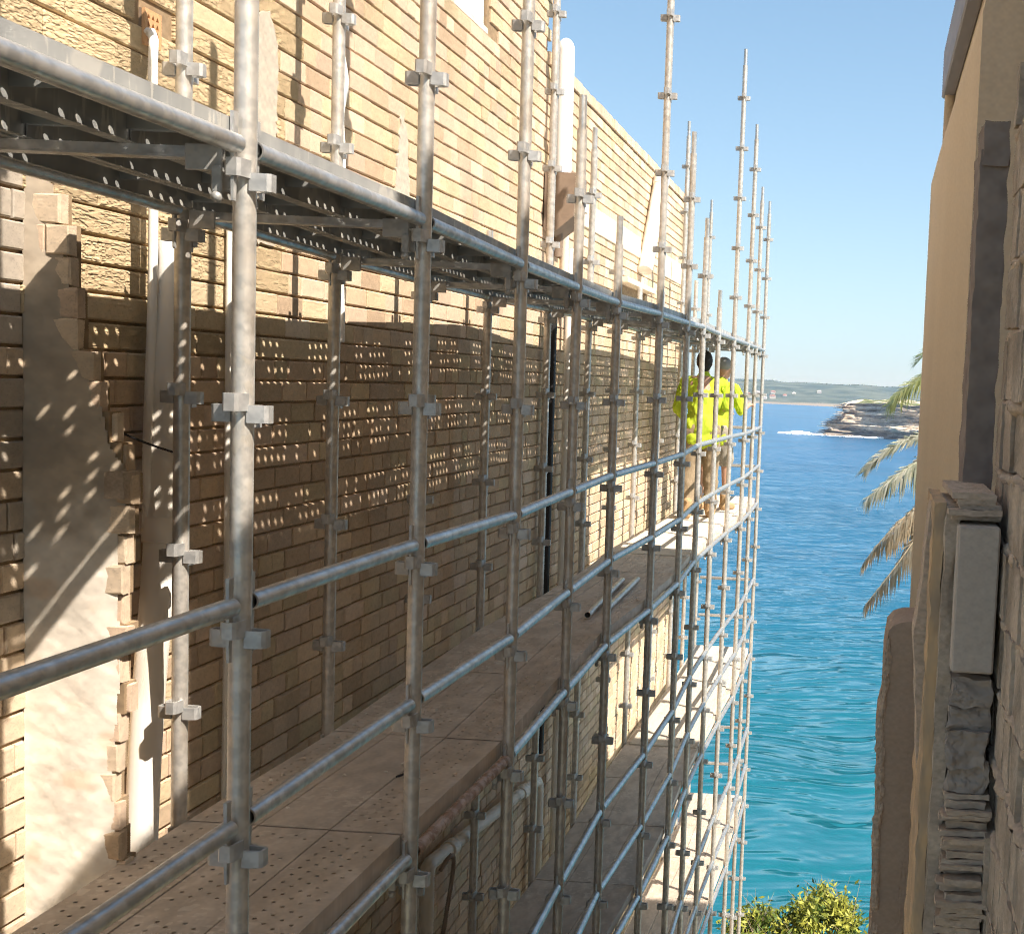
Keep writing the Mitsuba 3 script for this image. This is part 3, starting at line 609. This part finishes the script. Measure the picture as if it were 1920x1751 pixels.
# loose tubes lying on the platform
zt = Z2 - SP * 3 + .139 + .022
t = thing('loose_tube', 'loose steel tube lying on the platform, the one nearer the outer posts', 'tube'); add(t, 'tube', tube((8.25, 1.585, zt), (9.58, 1.62, zt), .0212, .0172, 16), 'mat_galvanised', smooth=50)
t = thing('loose_tube', 'loose steel tube lying on the platform, the one nearer the wall', 'tube'); add(t, 'tube', tube((8.02, 1.655, zt), (9.50, 1.715, zt), .0212, .0172, 16), 'mat_galvanised', smooth=50)
pipe('cable_stub', [(4.66, 1.64, zt - .018), (4.68, 1.62, zt - .014), (4.70, 1.60, zt - .010), (4.675, 1.57, zt - .016), (4.65, 1.55, zt - .018)], .004, 'mat_black_pipe', 'twist of black tie wire lying on the near platform boards', 'wire', seg=8)

cr = np.random.default_rng(31); crumbs = []
for _ in range(260):
    x_ = 2.6 + 6.5 * cr.random() ** 1.6; y_ = cr.choice([cr.uniform(1.44, 2.06), cr.normal(2.03, .04)]); sz = cr.uniform(.003, .009)
    if not 1.43 < y_ < 2.07: continue
    m = trimesh.creation.icosphere(subdivisions=0, radius=1); m.vertices += cr.normal(0, .2, m.vertices.shape); m.apply_scale([sz, sz * cr.uniform(.6, 1.4), sz * .7]); m.apply_translation([x_, y_, zt - .022 + .003]); crumbs.append(m)
add(None, 'mortar_crumbs', cat_(crumbs), 'mat_cement', kind='stuff', cat='rubble', label='crumbs of old mortar scattered on the near platform boards')

# ------------------------------------------------------------------ right side: neighbouring building and broken masonry
NB = thing('cream_building', 'cream rendered neighbouring house on the right with a grey eaves gutter', 'building')
lowp = sg.Polygon([(-.37, -12), (-.345, 1.39), (-.39, 1.60), (-.47, 1.66), (-.47, 2.0), (-2.2, 2.0), (-2.2, -12)])
m = extr(lowp, 4.1); m.vertices = np.stack([5.0 + m.vertices[:, 2], m.vertices[:, 0], m.vertices[:, 1]], 1); m.fix_normals()
m2 = box((2.75, -2.2, -12), (4.998, -.52, 2.0))
WB = add(NB, 'wall', cat_([m, m2]), 'mat_cream_paint')
add(NB, 'gutter', cat_([box((4.4, -.47, 1.955), (9.12, -.385, 2.27), .01), box((4.4, -.62, 1.975), (9.10, -.472, 2.0))]), 'mat_gutter', label='grey eaves gutter and fascia')
up = sg.Polygon([(1.96, 1.9), (1.96, 4.4), (8.40, 4.4), (8.5, 4.1), (9.8, 1.9)])
m = extr(up, 3.0); m.vertices = np.stack([m.vertices[:, 0], -1.5 - m.vertices[:, 2], m.vertices[:, 1]], 1); m.fix_normals()
add(NB, 'downpipe', tube((9.02, -.435, 1.55), (9.02, -.435, 1.97), .034, None, 16), 'mat_cream_paint', smooth=40)
add(NB, 'shade_caster_storey', m, 'mat_cream_paint')  # storey out of view, added and outlined for its shadow on the brick wall
rf = trimesh.convex.convex_hull(np.array([[4.4, -.40, 2.26], [9.1, -.40, 2.26], [4.4, -1.5, 2.75], [9.1, -1.5, 2.75], [4.4, -1.5, 2.2], [9.1, -1.5, 2.2]]))
add(NB, 'roof', rf, 'mat_roof')
BW = thing('shade_caster_wall', 'added plain wall out of view, right of the rough brick stub, casting shade on the platform', 'wall')
add(BW, 'wall', box((-4, -.78, -12), (2.62, -.60, 2.2)), 'mat_cream_paint')  # unseen wall, added to throw shade over the near platform boards

MW = thing('masonry_wall', 'rough brick wall stub close by on the right, its courses bedded in thick mortar', 'wall')
YN = -.236
rb = np.random.default_rng(21)
wcore = box((.7, -.36, -4), (2.40, YN - .014, .56))
MK = add(MW, 'core', wcore, 'mat_near_mortar')
CH = .118; pieces = []
for c in range(-30, 5):
    z0 = -.005 + c * CH; z1 = z0 + CH - .020
    if z1 > .58 or z1 < -1.7: continue
    x = 1.2 + rb.uniform(0, .1)
    while x < 2.37:
        L = rb.choice([.075, .11, .11, .11]); xa, xb = x, min(x + L - .0015, 2.40 + rb.normal(0, .012)); x += L
        if xb - xa < .03: continue
        m = rough_box((xa, YN - .03, z0 + rb.normal(0, .002)), (xb, YN + rb.normal(0, .004), z1 + .010 + rb.normal(0, .003)), .013, .0030, 34, int(rb.integers(99)))
        pieces.append(m)
for m in pieces: add(MW, 'brick', m, 'mat_near_brick', smooth=40)
mb = []
for c in range(-13, 5):          # squeezed-out bed mortar
    z0 = -.005 + c * CH - .012
    if z0 > .56: continue
    n = 60; xs = np.linspace(1.15, 2.40, n); yy = YN - .012 + .010 * (meshkit.noise(np.stack([xs * 30, xs * 0 + c, xs * 0], -1)) - .3); zz = z0 + .001 + .012 * (meshkit.noise(np.stack([xs * 22, xs * 0 + c, xs * 0 + 4], -1)) - .5)
    mb.append(sweep(np.stack([xs, yy, zz], 1), .010 + .004 * rb.random(), 8))
    mb[-1].vertices += mb[-1].vertex_normals * ((meshkit.fbm(mb[-1].vertices * 60, 3) - .5) * .016)[:, None]
add(MW, 'bed_mortar', cat_(mb), 'mat_rubble', smooth=50)
ST = thing('mortar_column', 'dark grey ragged mortar column between the brick stub and the cream house', 'wall')
add(ST, 'mortar', rough_box((2.46, -.232, -.30), (2.58, -.180, .44), .009, .007, 19, 40), 'mat_near_mortar', smooth=40)
add(ST, 'stone_lump', rough_box((2.455, -.230, .41), (2.58, -.184, .492), .009, .007, 26, 51), 'mat_near_mortar', smooth=40)
PR = thing('masonry_pier', 'broken brick pier with a smooth grey block set in it, close by on the right', 'wall')
add(PR, 'core', box((2.24, -.224, -4), (2.58, -.125, -.20)), 'mat_rubble')
for i in range(5):
    z = -.205 + i * .0085
    add(PR, 'stone_layer', rough_box((2.17 + rb.uniform(-.01, .02), -.228 + rb.uniform(0, .012), z), (2.5, -.125 - rb.uniform(0, .035), z + .010), .008, .004, 40, 60 + i), 'mat_rubble', smooth=35)
add(PR, 'block', box((2.15, -.2235, -.452), (2.30, -.1555, -.212), .003), 'mat_grey_block', label='smooth grey block face')
z = -.47
for i in range(4):
    h = rb.uniform(.04, .06)
    add(PR, 'concrete_lump', rough_box((2.16 + rb.uniform(0, .02), -.224, z - h), (2.4, -.158, z + .006), .008, .012, 30, 70 + i), 'mat_concrete_dark', smooth=35); z -= h
for i in range(44):
    h = rb.uniform(.006, .014)
    add(PR, 'stone_layer', rough_box((2.16 + rb.uniform(-.012, .018), -.238 + rb.uniform(0, .014), z - h), (2.4, -.158 + rb.uniform(-.01, .008), z - .001), .007, .0045, 46, 90 + i), 'mat_rubble', smooth=35); z -= h
add(PR, 'brick_edge', rough_box((2.20, -.159, -2.5), (2.5, -.137, -.185), .014, .0055, 24, 33), 'mat_near_brick', smooth=40)
add(PR, 'ochre_render', rough_box((2.23, -.138, -2.5), (2.5, -.119, -.18), .010, .006, 24, 34), 'mat_ochre', smooth=40, label='ochre render strip on the edge of the pier')
tz = np.linspace(-2.4, -.19, 150); ty = np.interp(tz, [-2.4, -1.2, -.72, -.60, -.50, -.42, -.36, -.28, -.19], [-.124, -.124, -.122, -.113, -.105, -.100, -.106, -.111, -.118]) + .006 * (meshkit.fbm(np.stack([tz * 14, tz * 0, tz * 0], -1), 4, 6) - .5)
tp = sg.Polygon([(-.13, -2.4)] + list(zip(ty, tz)) + [(-.13, -.19)]).buffer(0)
m = extr(tp, .10); m.vertices = np.stack([2.32 + m.vertices[:, 2], m.vertices[:, 0], m.vertices[:, 1]], 1); m.fix_normals()
add(PR, 'torn_edge', m, 'mat_rubble', label='torn ragged mortar edge on the pier')
SL = thing('render_slab', 'flat brown slab of old render with a chipped left edge beside the sea', 'wall')
zz = np.array([-.520, -.527, -.54, -.60, -.70, -.76, -.85, -.95, -1.06, -1.16, -1.26, -1.5, -2.6]); yy = np.array([-.155, -.082, -.070, -.063, -.065, -.057, -.060, -.0625, -.062, -.066, -.063, -.062, -.06])
zt_ = np.linspace(-2.6, -.527, 140); ye = np.interp(zt_, zz[::-1], yy[::-1]) + .008 * (meshkit.fbm(np.stack([zt_ * 11, zt_ * 0, zt_ * 0], -1), 4) - .5)
poly = sg.Polygon([(-.185, -2.6)] + [(-.185, -.515)] + [(-.15, -.516), (-.11, -.519)] + list(zip(ye[::-1], zt_[::-1])))
m = extr(poly.buffer(0), .20); m.vertices = np.stack([3.0 + m.vertices[:, 2], m.vertices[:, 0], m.vertices[:, 1]], 1); m.fix_normals()
mm = m3.Manifold(m3.Mesh(np.array(m.vertices, np.float32), np.array(m.faces, np.uint32))).refine_to_length(.014).to_mesh(); v = np.array(mm.vert_properties[:, :3], float)
v = v + np.stack([.010 * (meshkit.fbm(v * 16, 4, 2) - .5), .008 * (meshkit.fbm(v * 24, 4, 3) - .5), .012 * (meshkit.fbm(v * 20, 4, 4) - .5)], 1)
add(SL, 'slab', trimesh.Trimesh(v, np.array(mm.tri_verts), process=False), 'mat_slab', smooth=35)
chips = []
for i in range(60):
    z = rb.uniform(-1.35, -.53); y = float(np.interp(z, zz[::-1], yy[::-1])) - abs(rb.normal(0, .004)) - .003
    m = trimesh.creation.icosphere(subdivisions=1, radius=1); m.vertices += rb.normal(0, .18, m.vertices.shape); m.apply_scale([.006, rb.uniform(.004, .009), rb.uniform(.012, .035)]); m.apply_translation([2.999, y, z]); chips.append(m)
add(SL, 'chipped_edge', cat_(chips), 'mat_rubble', smooth=35)

# ------------------------------------------------------------------ plants
scene['mat_leaf'] = {'type': 'twosided', 'm': {'type': 'principled', 'base_color': proc(lambda p, n, uv: mix(C(.07, .12, .02), C(.36, .36, .06), smoothstep(.35, .65, fbm(p.x * 3, p.y * 3, p.z * 3, 3)))), 'roughness': .55, 'specular': .3}}
scene['mat_leaf_dry'] = pr((.34, .27, .19), .85)
scene['mat_bark'] = pr((.17, .13, .10), .9)
def shrub(cx, cy, cz, rx, ry, rz, n, seed, label):
    r = np.random.default_rng(seed); t = thing('shrub', label, 'shrub')
    ctr = []; 
    for _ in range(19):
        d = r.normal(0, 1, 3); d /= np.linalg.norm(d); d[2] = abs(d[2]) * .9 - .1
        ctr.append(np.array([cx, cy, cz]) + d * [rx, ry, rz] * r.uniform(.55, 1.0))
    ctr = np.array(ctr); P = ctr[r.integers(len(ctr), size=n)] + r.normal(0, .115, (n, 3))
    a = r.normal(0, 1, (n, 3)); a[:, 2] += .5; a /= np.linalg.norm(a, axis=1, keepdims=True); b = np.cross(a, r.normal(0, 1, (n, 3))); b /= np.linalg.norm(b, axis=1, keepdims=True)
    L = r.uniform(.07, .14, (n, 1)); W = L * .38
    V = np.stack([P - a * L * .5, P + b * W * .5, P + a * L * .6, P - b * W * .5], 1).reshape(-1, 3); q = np.arange(n * 4).reshape(-1, 4)
    add(t, 'foliage', (V, q), 'mat_leaf', smooth=False)
    st = [sweep([(cx, cy, cz - 2.6), (cx + (c[0] - cx) * .4, cy + (c[1] - cy) * .4, (cz - 1.2 + c[2]) / 2 - .3), tuple(c)], np.array([.05, .03, .008]), 6, 3) for c in ctr[:16]]
    add(t, 'stem', cat_(st), 'mat_bark', smooth=True)
    tw = []
    for _ in range(46):
        c = ctr[r.integers(len(ctr))]; d = r.normal(0, .16, 3); d[2] = abs(d[2]) + .12; tw.append(sweep([tuple(c), tuple(c + d * .6), tuple(c + d * 1.3)], np.array([.006, .004, .002]), 4, 1))
    add(t, 'twig', cat_(tw), 'mat_leaf_dry')
shrub(20.6, 1.38, -8.85, .7, .50, .50, 2600, 1, 'yellow-green leafy shrub at the bottom, the left one next to the scaffold')
shrub(20.9, .32, -8.72, .8, .66, .72, 4200, 2, 'yellow-green leafy shrub at the bottom, the right one in front of the sea')
scene['mat_palm'] = {'type': 'twosided', 'm': {'type': 'principled', 'base_color': proc(lambda p, n, uv: mix(C(.13, .17, .05), C(.42, .42, .17), uv.x)), 'roughness': .5, 'specular': .35}}
scene['mat_palm_dry'] = {'type': 'twosided', 'm': {'type': 'principled', 'base_color': proc(lambda p, n, uv: mix(C(.36, .28, .18), C(.70, .59, .42), uv.x)), 'roughness': .7, 'specular': .25}}
scene['mat_palm_grey'] = {'type': 'twosided', 'm': {'type': 'principled', 'base_color': proc(lambda p, n, uv: mix(C(.16, .18, .10), C(.60, .57, .46), uv.x)), 'roughness': .6, 'specular': .3}}
PT = thing('palm_tree', 'palm tree showing beside the cream house, green fronds above and drooping dry fronds below', 'palm tree')
CR = np.array([24.4, -2.0, -1.0])
tr = sweep([(24.4, -2.1, -11.5), (24.4, -2.05, -6), (24.4, -2.0, -1.2)], np.array([.34, .28, .30]), 18, 8)
tr.vertices += (meshkit.noise(tr.vertices * 9)[:, None] - .5) * .05
add(PT, 'trunk', tr, 'mat_bark', smooth=30)
def frond(pts, L, n, mat, seed, droop=.25, w=.022, up=.25):
    n = int(n * 3.0); w = w * 1.15; L = L * 1.25
    from scipy.interpolate import CubicSpline
    r = np.random.default_rng(seed); p = np.array(pts, float); t = np.r_[0, np.cumsum(np.linalg.norm(np.diff(p, axis=0), axis=1))]; cs = CubicSpline(t, p)
    rach = cs(np.linspace(0, t[-1], 24)); q = add(PT, 'frond', sweep(rach, np.linspace(.024, .005, 24), 6), mat, smooth=True)
    V, F, UVs = [], [], []
    for i in range(n):
        s = t[-1] * (.10 + .90 * i / n); c = cs(s); d = cs(s, 1); d /= np.linalg.norm(d); side = np.cross(d, [0, 0, 1.0]); side /= np.linalg.norm(side); upv = np.cross(side, d)
        ll = L * (1 - .55 * (i / n) ** 2) * r.uniform(.8, 1.1)
        for sg_ in (-1, 1):
            di = side * sg_ * .75 + d * .62 + upv * (up + r.normal(0, .12)); di /= np.linalg.norm(di)
            m1 = c + di * ll * .5 - np.array([0, 0, droop * ll * .12]); e = c + di * ll * .95 - np.array([0, 0, droop * ll])
            wv = np.cross(di, upv); wv /= np.linalg.norm(wv) + 1e-9; wv = wv * w
            k = len(V) ; V += [c - wv * .5, c + wv * .5, m1 + wv, m1 - wv, e]; F += [[k, k + 1, k + 2], [k, k + 2, k + 3], [k + 3, k + 2, k + 4]]
            tn = np.clip(r.uniform(.1, .9), 0, 1); UVs += [(tn, .5)] * 5
    add(q, 'leaflets', trimesh.Trimesh(np.array(V), np.array(F), process=False), mat, uv=np.array(UVs))
c0 = tuple(CR)
frond([c0, (24.2, -1.45, .45), (24.0, -.93, .25), (23.8, -.38, -.22)], .62, 46, 'mat_palm', 1, .55, .020, .15)
frond([c0, (24.6, -1.8, .2), (24.5, -1.3, .82), (24.4, -.82, .50)], .5, 40, 'mat_palm', 2, .15)
frond([c0, (24.0, -1.4, -.75), (23.7, -.62, -.93), (23.5, -.01, -1.43)], .50, 46, 'mat_palm_grey', 3, .35)
frond([c0, (23.7, -1.35, -1.0), (23.3, -.66, -1.38), (23.1, -.05, -1.88)], .50, 46, 'mat_palm_grey', 4, .65, .02, .0)
frond([c0, (23.9, -1.4, -1.6), (23.6, -.70, -2.25), (23.5, -.03, -3.10)], .34, 52, 'mat_palm_dry', 5, .8, .02, -.1)
frond([c0, (23.8, -1.5, -1.7), (23.4, -.95, -2.55), (23.2, -.12, -3.75)], .38, 56, 'mat_palm_dry', 6, .85, .022, -.1)
frond([c0, (24.2, -1.6, -1.7), (23.9, -.85, -2.30), (23.7, -.42, -2.75)], .40, 44, 'mat_palm_dry', 7, .9, .02, -.1)
frond([c0, (24.8, -2.6, .3), (25.0, -3.2, .2), (25.2, -3.9, -.3)], .6, 40, 'mat_palm', 8, .4)
frond([c0, (25.4, -2.1, .6), (26.1, -2.2, .5), (26.9, -2.3, -.1)], .6, 40, 'mat_palm', 9, .4)
frond([c0, (24.2, -2.5, 1.1), (24.1, -2.9, 1.4), (24.0, -3.5, 1.2)], .6, 40, 'mat_palm', 10, .3)
frond([c0, (24.6, -2.8, -1.2), (24.7, -3.4, -1.9), (24.8, -3.8, -2.9)], .5, 40, 'mat_palm_dry', 11, .7)

# ------------------------------------------------------------------ the two workers
def hullb(p, q, r0, r1):
    s = trimesh.creation.icosphere(subdivisions=2, radius=1).vertices
    return m3.Manifold.hull_points(np.vstack([np.array(p) + s * r0, np.array(q) + s * r1]))
def body(bones, ell=(), res=.02, it=12):
    ms = [hullb(*b) for b in bones]
    for c, rad in ell:
        s = trimesh.creation.icosphere(subdivisions=3, radius=1).vertices; ms.append(m3.Manifold.hull_points(np.array(c) + s * np.array(rad)))
    man = m3.Manifold.batch_boolean(ms, m3.OpType.Add).refine_to_length(res); mm = man.to_mesh()
    m = trimesh.Trimesh(mm.vert_properties[:, :3], mm.tri_verts, process=True); trimesh.smoothing.filter_taubin(m, iterations=it); return m
scene['mat_hivis'] = pr(proc(lambda p, n, uv: C(.50, .64, .045) * (.80 + .28 * fbm(p.x * 9, p.y * 9, p.z * 7, 3))), .8)
scene['mat_skin'] = pr((.52, .31, .22), .6); scene['mat_hair'] = pr((.025, .02, .018), .6); scene['mat_khaki'] = pr(proc(lambda p, n, uv: C(.30, .235, .155) * (.8 + .4 * fbm(p.x * 12, p.y * 12, p.z * 9, 3))), .9)
scene['mat_grey_cap'] = pr((.30, .30, .31), .8); scene['mat_dark'] = pr((.05, .05, .055), .8); scene['mat_boot'] = pr((.42, .28, .15), .8); scene['mat_shorts'] = pr((.34, .31, .26), .9); scene['mat_tape'] = pr((.62, .63, .60), .4); scene['mat_sock'] = pr((.45, .45, .45), .9)
ZD = Z2 - SP * 3 + .143 + .018
def worker(x, y, sc, yaw, label, kind):
    """Local frame: the person faces +x, left is +y; metres for a 1.8 m figure."""
    t = thing('person', label, 'person')
    R = trimesh.transformations.rotation_matrix(yaw, [0, 0, 1])
    def put(name, m, mat, lab=None, par=None):
        m = m.copy(); m.apply_scale(sc); m.apply_transform(R); m.apply_translation([x, y, ZD]); return add(par or t, name, m, mat, smooth=True, label=lab)
    lean = .10
    hipz, shz = .94, 1.44
    hip = {s: np.array([0, s * .095, hipz]) for s in (-1, 1)}
    foot = {1: np.array([-.10, .13, .08]), -1: np.array([.13, -.12, .08])}
    knee = {s: (hip[s] + foot[s]) / 2 + [.05, 0, .02] for s in (-1, 1)}
    sh = {s: np.array([lean, s * .185, shz]) for s in (-1, 1)}
    if kind == 1: elb = {1: np.array([.10, .265, 1.18]), -1: np.array([.22, -.245, 1.19])}; wri = {1: np.array([.34, .21, 1.08]), -1: np.array([.45, -.13, 1.14])}
    else: elb = {1: np.array([.16, .25, 1.19]), -1: np.array([.15, -.265, 1.19])}; wri = {1: np.array([.40, .13, 1.17]), -1: np.array([.37, -.22, 1.24])}
    head = np.array([lean + .06, 0, 1.665])
    # one continuous body: torso, neck, head, arms with hands, legs
    bones = [([0, 0, .98], [lean * .6, 0, 1.25], .135, .14), ([lean * .6, 0, 1.25], [lean, 0, 1.42], .14, .12), ([lean, -.10, 1.42], [lean, .10, 1.42], .095, .095), ([lean, 0, 1.44], [lean + .04, 0, 1.58], .062, .056)]
    hands = []
    for s in (-1, 1):
        bones += [(sh[s], elb[s], .058, .044), (elb[s], wri[s], .043, .030), (hip[s], knee[s], .088, .060), (knee[s], foot[s] + [0, 0, .03], .058, .042)]
        d = (wri[s] - elb[s]) / np.linalg.norm(wri[s] - elb[s]); side = np.cross(d, [0, 0, 1.0]); side /= np.linalg.norm(side); dn = np.cross(d, side)
        palm = wri[s] + d * .055; bones += [(wri[s], palm, .028, .030)]
        for f in range(4):
            o = palm + side * (f - 1.5) * .018 + d * .015; k1 = o + d * .035 + dn * .004; k2 = k1 + d * .02 + dn * (.022 if dn[2] < 0 else -.022) * (1 + .1 * f); bones += [(o, k1, .0095, .009), (k1, k2, .009, .008)]
        th = palm - d * .02 - side * .028 * s; bones += [(th, th + d * .035 - side * .014 * s, .010, .009)]
    ell = [(head, (.098, .077, .118)), (head + [.085, 0, -.02], (.022, .014, .022)), (head + [.05, 0, -.075], (.05, .045, .04)), (head + [0, .076, -.01], (.018, .010, .028)), (head + [0, -.076, -.01], (.018, .010, .028))]
    put('body', body(bones, ell, .018, 8), 'mat_skin')
    if kind == 1:
        put('hair', body([], [(head + [-.018, 0, .018], (.100, .088, .112)), (head + [-.06, 0, -.05], (.05, .062, .055))], .02, 6), 'mat_hair')
    else:
        cp = body([], [(head + [-.004, 0, .045], (.110, .092, .095))], .02, 6); put('cap', cat_([cp, body([(head + [.09, -.04, .045], head + [.16, -.03, .03], .018, .012), (head + [.09, .04, .045], head + [.16, .03, .03], .018, .012), (head + [.09, 0, .05], head + [.17, 0, .032], .018, .012)], (), .02, 4)]), 'mat_grey_cap')
    jb = [([-.005, -.075, .86], [-.005, .075, .86], .125, .125), ([0, -.06, .98], [0, .06, .98], .135, .135), ([0, 0, .98], [lean * .6, 0, 1.25], .160, .165), ([lean * .6, -.07, 1.25], [lean * .6, .07, 1.25], .135, .135), ([lean * .6, -.07, 1.25], [lean, -.10, 1.41], .135, .105), ([lean * .6, .07, 1.25], [lean, .10, 1.41], .135, .105), ([lean, -.15, 1.43], [lean, .15, 1.43], .085, .085), ([lean + .01, 0, 1.46], [lean + .02, 0, 1.52], .085, .070)]
    for s in (-1, 1):
        jb += [(sh[s], elb[s], .073, .060)]
        e = elb[s] + (wri[s] - elb[s]) * (.86 if kind == 1 else .15); jb += [(elb[s], e, .062, .050)]
    jm = body(jb, (), .018, 10); v = jm.vertices
    fold = (meshkit.fbm(np.stack([v[:, 0] * 15, v[:, 1] * 15, v[:, 2] * 8], -1), 3) - .5) * .055
    jm.vertices = v + jm.vertex_normals * fold[:, None]
    jm.vertices = jm.vertices - jm.vertex_normals * .004
    jk = put('jacket', jm, 'mat_hivis', 'bright yellow hi-vis jacket')
    # grey tape bands round the jacket
    mm = m3.Manifold(m3.Mesh(np.array(jm.vertices, np.float32), np.array(jm.faces, np.uint32)))
    legs = []
    for s in (-1, 1):
        if kind == 1: legs += [(hip[s], knee[s], .112, .086), (knee[s], foot[s] + [0, 0, .03], .084, .070)]
        else: legs += [(hip[s], hip[s] * .12 + knee[s] * .88 + [0, 0, .03], .112, .100)]
    legs += [([0, -.07, .95], [0, .07, .95], .125, .125)]
    tm = body(legs, (), .02, 8); v = tm.vertices; tm.vertices = v + tm.vertex_normals * ((meshkit.fbm(v * 13, 3) - .5) * .03)[:, None]
    put('trousers' if kind == 1 else 'shorts', tm, 'mat_khaki' if kind == 1 else 'mat_shorts')
    for s in (-1, 1):
        f = foot[s]
        bt = body([(f + [-.06, 0, -.03], f + [.13, 0, -.045], .052, .042), (f + [-.03, 0, -.02], f + [-.035, 0, .09], .058, .060)], (), .016, 5); bt.vertices[:, 2] = np.maximum(bt.vertices[:, 2], .0)
        bk = put('boot', bt, 'mat_boot')
        if kind == 2: put('sock', body([(f + [-.035, 0, .09], f + [-.02, 0, .17], .060, .058)], (), .02, 3), 'mat_sock')
worker(14.2, 1.765, 1.0, .12, 'dark-haired worker in a yellow hi-vis jacket and khaki trousers, back turned', 1)
worker(15.2, 1.745, .97, -.45, 'worker in yellow hi-vis top, grey cap and shorts with bare legs', 2)

# ------------------------------------------------------------------ haze over the bay
scene['air'] = {'type': 'homogeneous', 'albedo': {'type': 'rgb', 'value': [.95, .95, .95]}, 'sigma_t': {'type': 'rgb', 'value': [.00010, .00013, .00018]}}
scene['haze'] = {'type': 'cube', 'to_world': T().translate([0, 0, 3.0]).scale([3100, 3100, 26.0]), 'bsdf': {'type': 'null'}, 'interior': {'type': 'ref', 'id': 'air'}}
labels['haze'] = {'label': 'thin haze over the bay', 'category': 'haze', 'kind': 'stuff'}
scene['camera']['medium'] = {'type': 'ref', 'id': 'air'}
